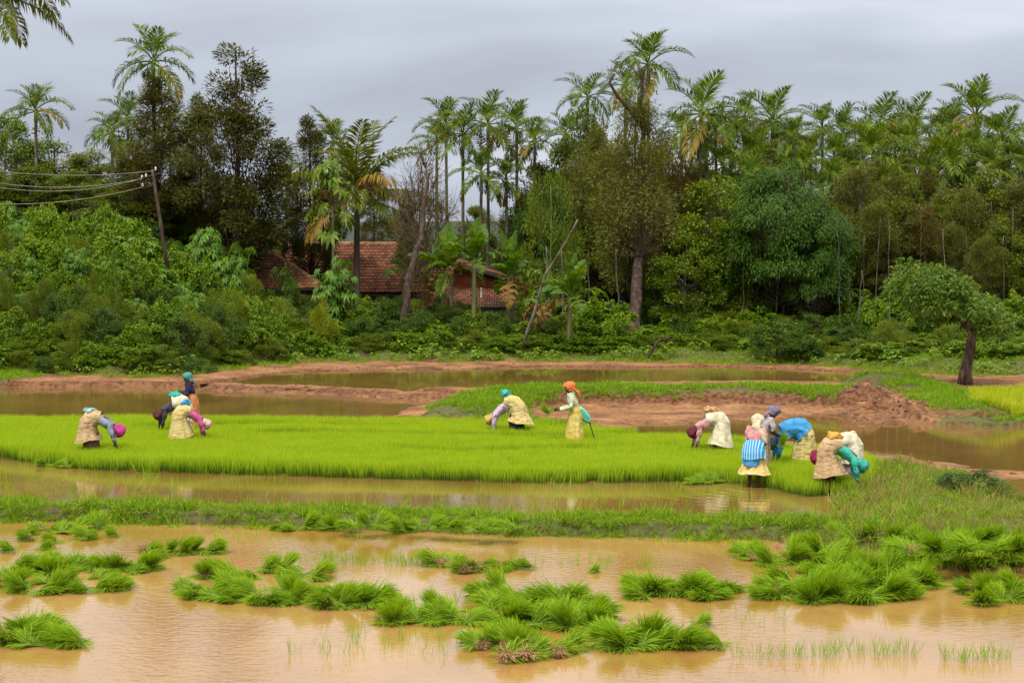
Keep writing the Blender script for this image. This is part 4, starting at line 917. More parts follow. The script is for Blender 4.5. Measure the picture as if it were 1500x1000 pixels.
# ================================================================== the farmhouse
M_tile = leafmat('roof_tile', [(.055, .03, .026), (.115, .056, .045), (.19, .092, .072), (.28, .155, .125)], 0.0, .8, .2, noise=10, nmix=.5)
M_ridge = noisemat('ridge_tile', [(.14, .07, .045), (.28, .14, .085), (.36, .21, .14)], 6, .85, objvar=.3)
M_wall = noisemat('red_plaster', [(.22, .055, .025), (.38, .11, .05), (.44, .16, .08)], 1.6, .9, (1, 1, 1.6), .1)
M_wood = noisemat('dark_timber', [(.012, .009, .007), (.03, .022, .016)], 5, .8)
M_white = noisemat('whitewash', [(.35, .30, .26), (.55, .50, .46)], 4, .8, bump=.1)
def tiled(parent, corners, seed, tw=.23, th=.34):
    """corners (world): ridge left, ridge right, eave right, eave left"""
    A, B, C_, D_ = [np.array(tuple(c)) for c in corners]
    s = unit(B - A); dn = unit((D_ - A) - ((D_ - A) @ s) * s); nr = np.cross(s, dn); nr = nr if nr[2] > 0 else -nr
    q = np.array([[(p_ - A) @ s, (p_ - A) @ dn] for p_ in (A, B, C_, D_)])
    r = np.random.default_rng(seed); mb = MB()
    lo, hi = q.min(0), q.max(0)
    for j in range(int((hi[1] - lo[1]) / th) + 1):
        t0 = j * th; off = (j % 2) * tw * .5
        for i in range(int((hi[0] - lo[0]) / tw) + 2):
            s0 = lo[0] + i * tw - off; c = np.array([s0 + tw / 2, t0 + th / 2])
            if not inside(q, np.array([c[0]]), np.array([c[1]]))[0]: continue
            if r.random() < .006: continue
            sk = r.normal() * .012; l1 = .035 + r.random() * .02; W = tw * .97
            pr = [(0, .0), (.22, .045), (.5, .012), (.78, .045), (1, 0)]
            top = [A + s * (s0 + a * W + sk) + dn * (t0 - .04) + nr * (b * .9 + .004) for a, b in pr]
            bot = [A + s * (s0 + a * W - sk) + dn * (t0 + th) + nr * (b + l1) for a, b in pr]
            lip = [p_ - nr * (.028) for p_ in bot]
            v = top + bot + lip
            mb.add(v, q=[[k, k + 1, k + 6, k + 5] for k in range(4)] + [[k + 5, k + 6, k + 11, k + 10] for k in range(4)])
    o = obj('roof_tiles', mb.mesh('roof_tiles'), M_tile, parent); o['kind'] = 'stuff'
    # deck under the tiles
    v = [A, B, C_, D_] + [p_ - nr * .12 for p_ in (A, B, C_, D_)]
    obj('roof_deck', MB().add(v, q=[[0, 1, 2, 3], [7, 6, 5, 4], [0, 4, 5, 1], [1, 5, 6, 2], [2, 6, 7, 3], [3, 7, 4, 0]]).mesh('roof_deck'), M_wood, parent)
    return A, B, C_, D_
RT = MB(); th_ = np.linspace(-.2, PI + .2, 7)
ri = np.stack([np.cos(th_) * .13, np.sin(th_) * .11], -1)
va = [(-.2, a, b) for a, b in ri * .9] + [(.2, a, b) for a, b in ri] + [(.2, a * .75, b * .75) for a, b in ri]
RT.add(va, q=[[k, k + 1, k + 8, k + 7] for k in range(6)] + [[k + 7, k + 8, k + 15, k + 14] for k in range(6)])
RT = RT.mesh('ridge_tile', True); RT.materials.append(M_ridge)
def ridge(parent, a, b, step=.38):
    a, b = Vector(a), Vector(b); d = b - a; n_ = int(d.length / step); q = d.to_track_quat('X', 'Z').to_euler()
    for i in range(n_ + 1):
        p_ = a + d * (i + .5) / (n_ + 1); p_.z += .03 + RG.normal() * .008
        obj('ridge_tile', RT, None, parent, p_, (q.x, q.y + RG.normal() * .03, q.z + RG.normal() * .04))
def wall_box(name, parent, x0, x1, y0, y1, z0, z1, mt):
    return obj(name, MB().box(((x0 + x1) / 2, (y0 + y1) / 2, (z0 + z1) / 2), (x1 - x0, y1 - y0, z1 - z0)).mesh(name), mt, parent)
house = tag(empty('farmhouse', (0, 0, 0)), 'red tiled farmhouse half hidden behind banana plants and a leaning trunk', 'house')
A, B, C_, D_ = tiled(house, (P(415, 358, 100), P(612, 358, 100), P(706, 436, 95), P(425, 430, 95)), 1)
ridge(house, A, B); ridge(house, B, C_)
# back slope and hip end so that the roof is a body
bk = [A, B, P(712, 436, 106), P(405, 436, 106)]
obj('rear_roof', MB().add([tuple(p_) for p_ in bk] + [tuple(np.array(tuple(p_)) - (0, 0, .12)) for p_ in bk], q=[[3, 2, 1, 0], [4, 5, 6, 7], [0, 1, 5, 4], [1, 2, 6, 5], [2, 3, 7, 6], [3, 0, 4, 7]]).mesh('rear_roof'), M_tile, house)
h2 = [B, C_, P(712, 436, 106)]
obj('hip_roof', MB().add([tuple(p_) for p_ in h2] + [tuple(np.array(tuple(p_)) - (0, 0, .12)) for p_ in h2], [[0, 1, 2], [5, 4, 3]], [[0, 3, 4, 1], [1, 4, 5, 2], [2, 5, 3, 0]]).mesh('hip_roof'), M_tile, house)
wall_box('wall', house, D_[0] + .3, C_[0] - .4, 95.6, 105, .6, 2.25, M_wall)
# left wing
wing = tag(empty('tiled_wing', (0, 0, 0)), 'low tiled wing with a hipped ridge at the left end of the farmhouse', 'house')
A, B, C_, D_ = tiled(wing, (P(345, 373, 93), P(402, 373, 93), P(480, 424, 89.5), P(325, 424, 89.5)), 2)
ridge(wing, A, B); ridge(wing, B, C_)
h2 = [B, P(470, 424, 97), C_]
obj('hip_roof', MB().add([tuple(p_) for p_ in h2] + [tuple(np.array(tuple(p_)) - (0, 0, .12)) for p_ in h2], [[0, 2, 1], [3, 4, 5]], [[0, 3, 5, 2], [1, 2, 5, 4], [0, 1, 4, 3]]).mesh('hip_roof'), M_tile, wing)
wall_box('wall', wing, D_[0] + .3, C_[0] - .5, 90, 97, .8, 2.7, M_wall)
# right wing, seen at its gable: brick red wall under a dark verge, lean-to roof below
gab = tag(empty('red_walled_wing', (0, 0, 0)), 'brick red wing under a dark sloping verge with a tiled lean-to', 'house')
def prism(name, px, y0, y1, mt, parent):
    f = [P(u, v, y0) for u, v in px]; n_ = len(f)
    v = [tuple(p_) for p_ in f] + [(p_.x, y1, p_.z) for p_ in f]
    mb = MB(); mb.add(v, [[0, i + 1, i] for i in range(1, n_ - 1)] + [[n_, n_ + i, n_ + i + 1] for i in range(1, n_ - 1)], [[i, (i + 1) % n_, n_ + (i + 1) % n_, n_ + i] for i in range(n_)])
    return obj(name, mb.mesh(name), mt, parent)
prism('wall', [(664, 392), (674, 393), (738, 413), (738, 470), (664, 470)], 94, 99, M_wall, gab)
prism('verge', [(652, 382), (668, 385), (764, 412), (764, 418), (668, 391), (652, 388)], 93.3, 99.4, M_wood, gab)
prism('rear_slope', [(652, 378.5), (668, 381), (764, 408.5), (764, 411.8), (668, 384.8), (652, 381.8)], 93.35, 99.4, M_tile, gab)
A, B, C_, D_ = tiled(gab, (P(630, 421.5, 93.9), P(752, 423, 93.9), P(764, 449, 91.2), P(618, 450, 91.2)), 3)
wall_box('lean_to_wall', gab, D_[0] + .25, C_[0] - .25, 91.9, 92.2, .6, 1.98, M_white)
for u in (697.5, 705):
    p_ = P(u, 436, 92.6); obj('post', MB().tube([(0, 0, -.12), (0, 0, -.05), (0, 0, .06), (0, 0, .42), (0, 0, .46)], [.16, .11, .05, .045, .055], 8).mesh('post', True), M_white, gab, p_)
sh = tag(empty('shed', P(213, 300, 104)), 'small white walled hut glimpsed through leaves beside the utility pole', 'hut')
obj('wall', MB().box((0, 0, 0), (.7, 2, 1.1)).mesh('wall'), M_white, sh); obj('roof', MB().box((0, 0, .62), (1.1, 2.4, .1)).mesh('roof'), M_ridge, sh)
# washing and a pale heap among the trunks
M_teal = noisemat('teal_cloth', [(.01, .18, .17), (.02, .30, .27)], 5, .8)
def drape(name, u, v, D, w, h, mt, label, cat, seed=1):
    r = np.random.default_rng(seed); nx, nz = 12, 8; c = P(u, v, D)
    X, Z = np.meshgrid(np.linspace(-w / 2, w / 2, nx), np.linspace(0, -h, nz)); Y = .05 * np.sin(X * 22 + seed) * (1 + .6 * Z / -h) + .02 * r.random(X.shape)
    f = np.stack([X * (1 + .1 * r.random(X.shape)), Y, Z - .05 * np.cos(X * 5)], -1).reshape(-1, 3); i = (np.arange(nz - 1)[:, None] * nx + np.arange(nx - 1)[None]).ravel()
    qd = np.stack([i, i + 1, i + nx + 1, i + nx], -1)
    o = obj(name, MB().add(f, q=qd).add(f + [0, .02, 0], q=qd[:, ::-1]).mesh(name, True), mt, None, c)
    return tag(o, label, cat)
drape('hanging_cloth', 891, 440, 86.5, .28, .95, M_teal, 'teal cloth hanging among the dark trunks left of the thick trunk', 'cloth')
drape('pale_sheet', 978, 458, 90, .75, .45, M_white, 'pale sheet glimpsed in the shade right of the thick trunk', 'cloth', 3)
drape('pale_sheet', 1003, 454, 91, .45, .7, M_white, 'narrow pale sheet beside the wider one in the shade', 'cloth', 4)

# ------------------------------------------------------------------ utility pole and wires
pb = P(239, 352, 84); pt = P(223, 248, 84); gz0 = float(hgt(pb.x, pb.y))
pole = tag(empty('utility_pole', (pb.x, pb.y, gz0 - .3)), 'leaning wooden utility pole with a crossarm over the left thicket', 'utility pole')
dirp = (pt - pb); foot = pb - dirp * ((pb.z - gz0 + .3) / dirp.z); off = Vector((pb.x, pb.y, gz0 - .3))
obj('post', MB().tube([tuple(foot - off), tuple((foot + pt) / 2 - off), tuple(pt - off)], [.095, .08, .06], 8, noise=.1).mesh('post', True), B_brown, pole)
a0, a1 = P(208, 262, 83.8) - off, P(236, 254, 84.2) - off
obj('crossarm', MB().tube([tuple(a0), tuple(a1)], [.055, .055], 4).mesh('crossarm'), M_wood, pole)
a2, a3 = P(208, 277, 83.9) - off, P(226, 272, 84.1) - off
obj('crossarm', MB().tube([tuple(a2), tuple(a3)], [.045, .045], 4).mesh('crossarm'), M_wood, pole)
M_ins = noisemat('porcelain', [(.5, .47, .42), (.65, .62, .58)], 4, .3, bump=0)
INS = MB().tube([(0, 0, 0), (0, 0, .05), (0, 0, .07), (0, 0, .12), (0, 0, .16)], [.02, .05, .03, .045, .02], 8).mesh('insulator', True); INS.materials.append(M_ins)
M_wire = noisemat('wire', [(.22, .20, .16), (.34, .30, .24)], 3, .6, bump=0)
for i, (ax_, end, sag, l_) in enumerate((((208, 262), (-40, 262), .35, 'upper of the two middle wires running left from the utility pole'), ((214, 260), (-40, 268), .45, 'lower of the two middle wires running left from the utility pole'),
                                     ((228, 250), (-40, 246), .25, 'highest wire running left from the top of the utility pole'), ((209, 274), (-40, 297), .3, 'lowest wire sloping down left from the utility pole'))):
    s_ = P(*ax_, 83.9); e_ = P(*end, 78 + i)
    obj('insulator', INS, None, pole, s_ - off)
    t = np.linspace(0, 1, 16)[:, None]; pts = np.array(tuple(s_)) * (1 - t) + np.array(tuple(e_)) * t; pts[:, 2] -= sag * 4 * (t * (1 - t))[:, 0]
    tag(obj('wire', MB().tube(pts, .013, 4).mesh('wire'), M_wire), l_, 'wire')

# ================================================================== rice, grass, seedlings
L_bundle = leafmat('seedling_leaf', [(.055, .16, .010), (.13, .30, .014), (.23, .42, .022), (.40, .54, .05)], .3, .6, .08, noise=20, tip=(.24, .36, .06))
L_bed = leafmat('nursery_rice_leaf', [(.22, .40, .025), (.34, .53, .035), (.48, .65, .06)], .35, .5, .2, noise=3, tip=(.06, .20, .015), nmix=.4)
L_grass = leafmat('bund_grass', [(.06, .15, .010), (.13, .28, .016), (.22, .38, .03), (.36, .42, .08)], .3, .5, noise=10)
L_lawn = leafmat('short_grass', [(.09, .20, .012), (.16, .32, .02), (.24, .40, .03)], .3, .5, noise=8)
L_dry = leafmat('dry_grass', [(.14, .18, .05), (.24, .26, .09), (.34, .30, .13)], .25, .6)
L_yrice = leafmat('young_rice_leaf', [(.24, .38, .02), (.36, .48, .03), (.46, .54, .06)], .35, .4)
M_root = noisemat('seedling_roots', [(.22, .11, .05), (.42, .24, .12), (.58, .38, .22)], 25, .8)
def blade_mesh(name, base, d, L, W, droop, mt, mid=.5, r=None):
    mb = MB(); side = np.cross(unit(d), rnd_unit(r, len(base)) * .5 + [0, .4, 0]); leafset(mb, base, d, side, L, W, droop, mid)
    me = mb.mesh(name); a = me.attributes.new('h', 'FLOAT', 'POINT'); a.data.foreach_set('value', np.tile([0, .6, 1, .6], len(base)).astype(np.float32)); me.materials.append(mt); return me
def tuft(name, seed, n, R_, L, W, sp_r, droop, mt, lv=.3):
    r = np.random.default_rng(seed); a = r.random(n) * 6.28; q = R_ * r.random(n) ** .5
    base = np.stack([q * np.cos(a), q * np.sin(a), -.02 * np.ones(n)], -1); d = np.array([0, 0, 1.0]) + r.normal(size=(n, 3)) * sp_r
    return blade_mesh(name, base, d, L * (1 - lv / 2 + lv * r.random(n)), W * (.7 + .6 * r.random(n)), droop * r.random(n), mt, .55, r)
def scatter(name, pts, scl, meshes, seed=0, label=None, tilt=.08, zs=None):
    """many tufts drawn as one thing: points with geometry-node instances"""
    r = np.random.default_rng(seed); n_ = len(pts)
    me = bpy.data.meshes.new(name); me.vertices.add(n_); me.vertices.foreach_set('co', np.asarray(pts, np.float32).ravel())
    def att(nm, tp, val, key='value'):
        a = me.attributes.new(nm, tp, 'POINT'); a.data.foreach_set(key, np.asarray(val).ravel())
    att('scl', 'FLOAT_VECTOR', np.stack([scl, scl, scl * (1 if zs is None else zs)], -1).astype(np.float32), 'vector')
    att('rot', 'FLOAT_VECTOR', np.stack([r.normal(size=n_) * tilt, r.normal(size=n_) * tilt, r.random(n_) * 6.28], -1).astype(np.float32), 'vector')
    att('idx', 'INT', r.integers(0, len(meshes), n_).astype(np.int32))
    o = obj(name, me)
    c = bpy.data.collections.new(name + '_sources')
    for i, m_ in enumerate(meshes):
        s = bpy.data.objects.new('%s_source_%s' % (name, 'abcdefgh'[i]), m_); c.objects.link(s)
    ng = bpy.data.node_groups.new(name, 'GeometryNodeTree')
    ng.interface.new_socket('Geometry', in_out='INPUT', socket_type='NodeSocketGeometry'); ng.interface.new_socket('Geometry', in_out='OUTPUT', socket_type='NodeSocketGeometry')
    N = ng.nodes.new; gi = N('NodeGroupInput'); go = N('NodeGroupOutput'); ci = N('GeometryNodeCollectionInfo'); ci.inputs['Collection'].default_value = c
    ci.inputs['Separate Children'].default_value = True; ci.inputs['Reset Children'].default_value = True
    ip = N('GeometryNodeInstanceOnPoints'); ip.inputs['Pick Instance'].default_value = True
    def na(nm, tp):
        k = N('GeometryNodeInputNamedAttribute'); k.data_type = tp; k.inputs['Name'].default_value = nm; return k.outputs['Attribute']
    er = N('FunctionNodeEulerToRotation')
    L_ = ng.links.new
    L_(gi.outputs[0], ip.inputs['Points']); L_(ci.outputs[0], ip.inputs['Instance']); L_(na('idx', 'INT'), ip.inputs['Instance Index'])
    L_(na('rot', 'FLOAT_VECTOR'), er.inputs[0]); L_(er.outputs[0], ip.inputs['Rotation']); L_(na('scl', 'FLOAT_VECTOR'), ip.inputs['Scale']); L_(ip.outputs[0], go.inputs[0])
    md = o.modifiers.new('scatter', 'NODES'); md.node_group = ng
    return tag(o, label, None, None, 'stuff')
def fill(pl, step, seed, lim=26, jit=.5, cond=None, inset=0):
    r = np.random.default_rng(seed); x0, y0 = pl.min(0); x1, y1 = pl.max(0)
    xs = np.arange(max(x0, -lim), min(x1, lim), step); ysx = np.arange(y0, y1, step); X, Y = np.meshgrid(xs, ysx); X, Y = X.ravel(), Y.ravel()
    X = X + (r.random(len(X)) - .5) * step * 2 * jit; Y = Y + (r.random(len(X)) - .5) * step * 2 * jit
    k = sdist(pl, X, Y) > inset; k &= np.abs(X / Y) < .33
    X, Y = X[k], Y[k]
    if cond is not None: k = cond(X, Y, r); X, Y = X[k], Y[k]
    return X, Y
def P3(X, Y, dz=0): return np.stack([X, Y, hgt(X, Y) + dz], -1)
def strip(pl, width, dens, seed, lim=.33):
    r = np.random.default_rng(seed); out = []
    for i in range(len(pl) - 1):
        a, b = pl[i], pl[i + 1]; L = np.linalg.norm(b - a); n_ = int(L * width * 2 * dens)
        t = r.random(n_)[:, None]; nrm = np.array([-(b - a)[1], (b - a)[0]]) / L
        out.append(a + (b - a) * t + nrm * ((r.random(n_)[:, None] - .5) * 2 * width))
    o = np.vstack(out); return o[np.abs(o[:, 0] / o[:, 1]) < lim]
# nursery bed: dense erect seedlings, in faint strips
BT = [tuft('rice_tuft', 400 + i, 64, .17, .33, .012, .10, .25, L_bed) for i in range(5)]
X, Y = fill(BED, .15, 1, inset=-.02)
xx = X / Y * FOC + 750
# narrow walking gaps between strips of the bed
vv = 340 + FOC * (EYE - .1) / Y
gap = np.zeros(len(X), bool)
for (v0, amp, u0, u1) in ((650, 3, 330, 1010), (637, 2, 200, 620), (672, 3, 560, 1000), (664, 2, 1060, 1250)):
    gap |= (np.abs(vv - v0 - amp * np.sin(xx / 90)) < 1.0 + 2.4 * vn(X, Y, 2.5, 9)) & (xx > u0) & (xx < u1)
sc = .86 + .26 * vn(X, Y, 1.5, 12) + .10 * vn(X, Y, .4, 13); sc = np.where(gap, sc * .5, sc)
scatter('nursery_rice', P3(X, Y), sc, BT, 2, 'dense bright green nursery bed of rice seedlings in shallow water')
# pulled edge in front of the workers on the right and green film of floating blades
ST = [tuft('sedge_tuft', 420 + i, 5, .10, .30, .011, .22, .3, L_grass, .7) for i in range(5)]
def w2c(X, Y, r):
    return (r.random(len(X)) < .05 + .5 * smooth(vn(X, Y, 2.2, 14) * 2.2 - .75)) & (sdist(BED, X, Y) < -.1)
X, Y = fill(W2, .34, 3, cond=w2c)
scatter('water_sedge', np.stack([X, Y, np.full(len(X), Z2 - .03)], -1), .45 + .9 * RG.random(len(X)) ** 1.5, ST, 4, 'thin sedge blades standing in the middle paddy', .12)
X, Y = fill(grow_line := poly([(-300, 722), (0, 727), (400, 734), (800, 744), (1100, 752), (1240, 755), (1240, 768), (1100, 768), (800, 760), (400, 750), (0, 742), (-300, 740)], Z2), .30, 5)
scatter('tall_bund_grass', P3(X, Y), .3 + .7 * RG.random(len(X)) ** 1.5, [tuft('grass_tuft', 430 + i, 12, .10, .34, .012, .28, .6, L_grass, .7) for i in range(4)], 6, 'loose tall grass along the back of the front bund')
# the front bund
GT = [tuft('bund_tuft', 440 + i, 46, .14, .21, .016, .5, 1.0, L_grass, .8) for i in range(5)]
q = strip(BUND1, .85, 52, 7)
scatter('bund_grass', P3(q[:, 0], q[:, 1]), .45 + .6 * vn(q[:, 0], q[:, 1], .8, 15) * (.6 + .8 * RG.random(len(q))), GT, 8, 'thick grass covering the front bund between the two paddies', .25)
# right hand grassy corner
X, Y = fill(GRASSR, .19, 9, inset=-.25)
scatter('corner_grass', P3(X, Y), .35 + .95 * vn(X, Y, .9, 16) * (.4 + RG.random(len(X))), GT[:3] + [tuft('dry_tuft', 450 + i, 26, .13, .30, .010, .4, .8, L_dry, .7) for i in range(2)], 10, 'rough grass and weeds on the right hand corner of the bunds', .2)
# short grass on the far bunds
LT = [tuft('lawn_tuft', 460 + i, 40, .18, .13, .016, .45, .7, L_lawn, .7) for i in range(4)]
q = np.vstack([strip(GBUND, 1.5, 26, 11), strip(GBUND2, 1.3, 26, 12)])
hh = hgt(q[:, 0], q[:, 1]); q = q[(hh > .34) & (vn(q[:, 0], q[:, 1], 1.1, 17) + .6 * (hh - .5) > .28)]
X, Y = fill(GRASSM, .24, 13, inset=-.1); q = np.vstack([q, np.stack([X, Y], -1)])
X, Y = fill(LGRASS, .3, 14); q = np.vstack([q, np.stack([X, Y], -1)])
scatter('short_bund_grass', P3(q[:, 0], q[:, 1]), .7 + .9 * RG.random(len(q)), LT, 15, 'short bright grass on the bunds around the back ponds', .15)
X, Y = fill(np.array([[-34, 60], [36, 60], [36, 92], [-34, 92]], float), .3, 24, lim=34, cond=lambda X, Y, r: (sdist(FOR, X, Y) > -1.1 + .9 * vn(X, Y, 1.2, 21)) & (sdist(FOR, X, Y) < 2.5) & (hgt(X, Y) > .22) & (r.random(len(X)) < .85))
q = np.stack([X, Y], -1); q2 = strip(poly([(1428, 603), (1500, 608), (1700, 617), (2000, 628)], .25), 1.3, 22, 25); q = np.vstack([q, q2])
scatter('shore_grass', P3(q[:, 0], q[:, 1]), .6 + .9 * RG.random(len(q)), LT, 26, 'short grass along the shore below the wood', .15)
# the far yellow rice paddy
X, Y = fill(YPAD, .26, 16, lim=40)
scatter('young_rice', P3(X, Y), .8 + .5 * RG.random(len(X)), [tuft('young_tuft', 470 + i, 30, .14, .36, .02, .25, .6, L_yrice) for i in range(4)], 17, 'yellow green young rice in the far paddy at the right edge')
# broad leaved ground cover where the bank meets the mud
def taro_mesh(seed):
    r = np.random.default_rng(seed); mb = MB(); n_ = 16; a = r.random(n_) * 6.28
    base = np.stack([.12 * np.cos(a), .12 * np.sin(a), .12 + .28 * r.random(n_)], -1); d = np.stack([np.cos(a), np.sin(a), .5 + .5 * r.random(n_)], -1)
    leafset(mb, base, d, np.cross(d, [0, 0, 1.0]), .26 * (.6 + .7 * r.random(n_)), .16, 1.2); me = mb.mesh('taro'); me.materials.append(L_taro); return me
TM = [taro_mesh(480 + i) for i in range(5)]
def edge(X, Y, r):
    f = sdist(FOR, X, Y); x_ = X / Y * FOC + 750
    return (f > -.25) & (f < 4.2) & (r.random(len(X)) < np.where(f < 2.6, .9, .4) * np.where(x_ > 980, .45, 1)) & (vn(X, Y, 1.3, 19) > .33)
BX = np.array([[-34, 66], [36, 66], [36, 90], [-34, 90]], float)
X, Y = fill(BX, .42, 18, lim=34, cond=edge)
scatter('ground_cover', P3(X, Y), .45 + .55 * RG.random(len(X)), TM, 19, 'broad leaved ground cover along the foot of the wooded bank')
X, Y = fill(BX, .5, 20, lim=34, cond=lambda X, Y, r: (sdist(FOR, X, Y) > 2.5) & (r.random(len(X)) < .6))
scatter('undergrowth', P3(X, Y), .7 + .8 * RG.random(len(X)), [tuft('weed', 490 + i, 30, .25, .5, .05, .5, .9, L_dark, .7) for i in range(4)], 21, 'weeds under the shrubs and trees', .2)
# dry litter and roots on the mud edge of the right hand corner
# lone seedlings standing in the front paddy
pts = []
r = np.random.default_rng(50)
for (u0, u1, v0, v1, n_) in ((385, 620, 822, 832, 120), (470, 560, 824, 830, 40), (560, 630, 826, 833, 60), (860, 960, 828, 838, 35), (1075, 1200, 962, 970, 45), (1200, 1345, 955, 972, 90), (1380, 1480, 965, 975, 60), (500, 690, 925, 965, 70),
                           (1000, 1160, 895, 925, 36), (100, 420, 870, 880, 26), (420, 520, 940, 970, 18), (600, 900, 880, 900, 60), (940, 1010, 830, 838, 14), (180, 400, 780, 800, 40), (500, 600, 780, 800, 16), (1230, 1500, 838, 850, 60), (740, 900, 825, 838, 40), (0, 20, 760, 860, 14), (1050, 1250, 840, 850, 26), (840, 1000, 975, 985, 10)):
    u = u0 + (u1 - u0) * r.random(n_); v = v0 + (v1 - v0) * r.random(n_)
    pts.append(G(u, v, -.03))
pts = np.vstack(pts)
scatter('standing_seedlings', pts, .5 + .6 * r.random(len(pts)), [tuft('seedling', 500 + i, 4, .035, .30, .0065, .13, .3, L_bundle, .5) for i in range(5)], 22, 'single rice seedlings standing in the foreground paddy', .15)

# ---- bundles of pulled seedlings
def bundle_mesh(seed, n=300, L=.42, lean=45, sp_=.30, bend=.7):
    r = np.random.default_rng(seed); a = r.random(n) * 6.28; q = .045 * r.random(n) ** .5
    base = np.stack([q * np.cos(a), q * np.sin(a) * 1.3, .02 + .03 * r.random(n)], -1)
    e_ = math.radians(lean); d = np.array([math.cos(e_), 0, math.sin(e_)]) + np.stack([r.normal(size=n) * .20, r.normal(size=n) * sp_ * 1.25, np.abs(r.normal(size=n)) * sp_ * .8 - .08], -1)
    mb = MB(); 
    k0 = int(n * .30); az_ = (r.random(k0) - .5) * 4.2; ez_ = .03 + .22 * r.random(k0)            # blades lying out over the water
    d[:k0] = np.stack([np.cos(az_), np.sin(az_), ez_], -1)
    d = unit(d); Ls = L * (.75 + .4 * r.random(n)); Ls[:k0] *= .85; W = .0095 * (.7 + .6 * r.random(n))
    side = unit(np.cross(d, rnd_unit(r, n) * .6 + [0, 0, .5])); side = side * W[:, None] / 2
    p1 = base + d * Ls[:, None] * .4; d2 = unit(d + [0, 0, -.35 * bend]); p2 = p1 + d2 * Ls[:, None] * .33; d3 = unit(d2 + [0, 0, -.75 * bend] + r.normal(size=(n, 3)) * .08); p3 = p2 + d3 * Ls[:, None] * .27
    for p_ in (p1, p2, p3): p_[:, 2] = np.maximum(p_[:, 2], -.012 + .035 * r.random(n))
    v = np.stack([base, p1 - side, p1 + side, p2 - side * .9, p2 + side * .9, p3], 1).reshape(-1, 3); i = np.arange(n)[:, None] * 6
    mb.add(v, np.concatenate([i + [0, 1, 2], i + [1, 3, 4], i + [1, 4, 2], i + [3, 5, 4]], 1).reshape(-1, 3))
    me = mb.mesh('seedling_bundle'); at_ = me.attributes.new('h', 'FLOAT', 'POINT'); at_.data.foreach_set('value', np.tile([0, .5, .5, .85, .85, 1], n).astype(np.float32)); me.materials.append(L_bundle); return me
BM = [bundle_mesh(600 + i, 420, .33 + .035 * (i % 3), (18, 30, 46, 24, 56, 36, 14, 28)[i], .30 + .06 * (i % 2), (.5, .42, .3, .6, .25, .5, .3, .4)[i]) for i in range(8)]
def root_mesh(seed):
    r = np.random.default_rng(seed); mb = MB()
    for i in range(60):
        a = r.random() * 6.28; p_ = np.array([-.02, 0, .05]); pts_ = [p_]; d = np.array([-.9, r.normal() * .8, -.1 + r.normal() * .5])
        for j in range(4): d = unit(d + r.normal(size=3) * .5 + [0, 0, -.15]); p_ = p_ + d * .03; p_ = np.maximum(p_, [-1, -1, .008]); pts_.append(p_)
        mb.tube(pts_, [.004, .0045, .004, .0035, .002], 3, cap=False)
    me = mb.mesh('root_clump'); me.materials.append(M_root); return me
RM = [root_mesh(620 + i) for i in range(3)]
PILES = [
 # u0,u1,v0,v1,n,scale, where, roots
 (35, 150, 772, 796, 11, .95, 'in the ragged heap with clods at far left', 3),
 (20, 225, 824, 850, 17, 1.0, 'in the long heap near the left edge', 1),
 (0, 185, 848, 871, 15, 1.0, 'in the wide heap above the corner heap', 2),
 (205, 330, 806, 818, 7, .9, 'in the short row right of the ragged heap', 1),
 (300, 478, 832, 853, 13, .95, 'in the heap left of the standing seedlings', 2),
 (270, 450, 862, 889, 18, 1.0, 'in the wide heap left of centre', 1),
 (468, 560, 872, 893, 11, 1.05, 'in the small heap with roots near centre', 3),
 (555, 712, 893, 917, 17, 1.0, 'in the low ridge at the centre', 1),
 (640, 745, 824, 840, 9, .95, 'in the round heap with bare orange roots', 5),
 (705, 865, 868, 896, 17, 1.1, 'in the tall heap right of the centre', 1),
 (725, 880, 902, 926, 17, 1.05, 'in the heap in front of the tall heap', 1),
 (700, 835, 936, 967, 13, 1.05, 'in the front heap with matted brown roots', 9),
 (875, 1005, 932, 954, 13, 1.1, 'in the oval heap at front right', 0),
 (935, 1078, 856, 877, 15, 1.15, 'in the rounded heap right of the tall heap', 0),
 (1135, 1362, 850, 884, 30, 1.2, 'in the lower part of the biggest heap', 1),
 (1195, 1350, 838, 852, 14, 1.1, 'in the back row of the biggest heap', 0),
 (1080, 1240, 806, 834, 14, 1.05, 'in the scattered heap behind the biggest one', 3),
 (1320, 1500, 806, 832, 24, 1.2, 'in the long heap along the right hand bund', 2),
 (1425, 1500, 856, 886, 9, 1.0, 'in the lower heap at the right edge', 2),
 (0, 125, 925, 951, 15, 1.15, 'in the heap in the lower left corner', 3),
 (400, 762, 772, 779, 24, .85, 'laid along the foot of the front bund', 0),
 (1225, 1500, 788, 800, 16, .85, 'laid against the right hand corner bank', 0),
 (1015, 1072, 703, 712, 5, .85, 'on the bed edge by the wading woman', 0),
 (65, 140, 680, 685, 6, .8, 'on the bed edge at far left', 0),
]
r = np.random.default_rng(88)
def bundle(x, y, z, yaw, s, label, group, roots=False, k=None):
    k = int(r.integers(8)) if k is None else k
    o = obj('seedling_bundle', BM[k], None, None, (x, y, z), (r.normal() * .05, r.normal() * .05, yaw), (s * .98, s * .98, s * (.78 + .28 * r.random())))
    tag(o, label, 'seedling bundle', group)
    if roots:
        q = 1.2 if roots == 1 else 1.45; dd = .04 if roots == 1 else .14
        obj('root_clump', RM[int(r.integers(3))], None, o, (-dd * math.sin(yaw), -dd * math.cos(yaw), .03), (0, 0, PI / 2 - yaw + r.normal() * .5), q)
    return o
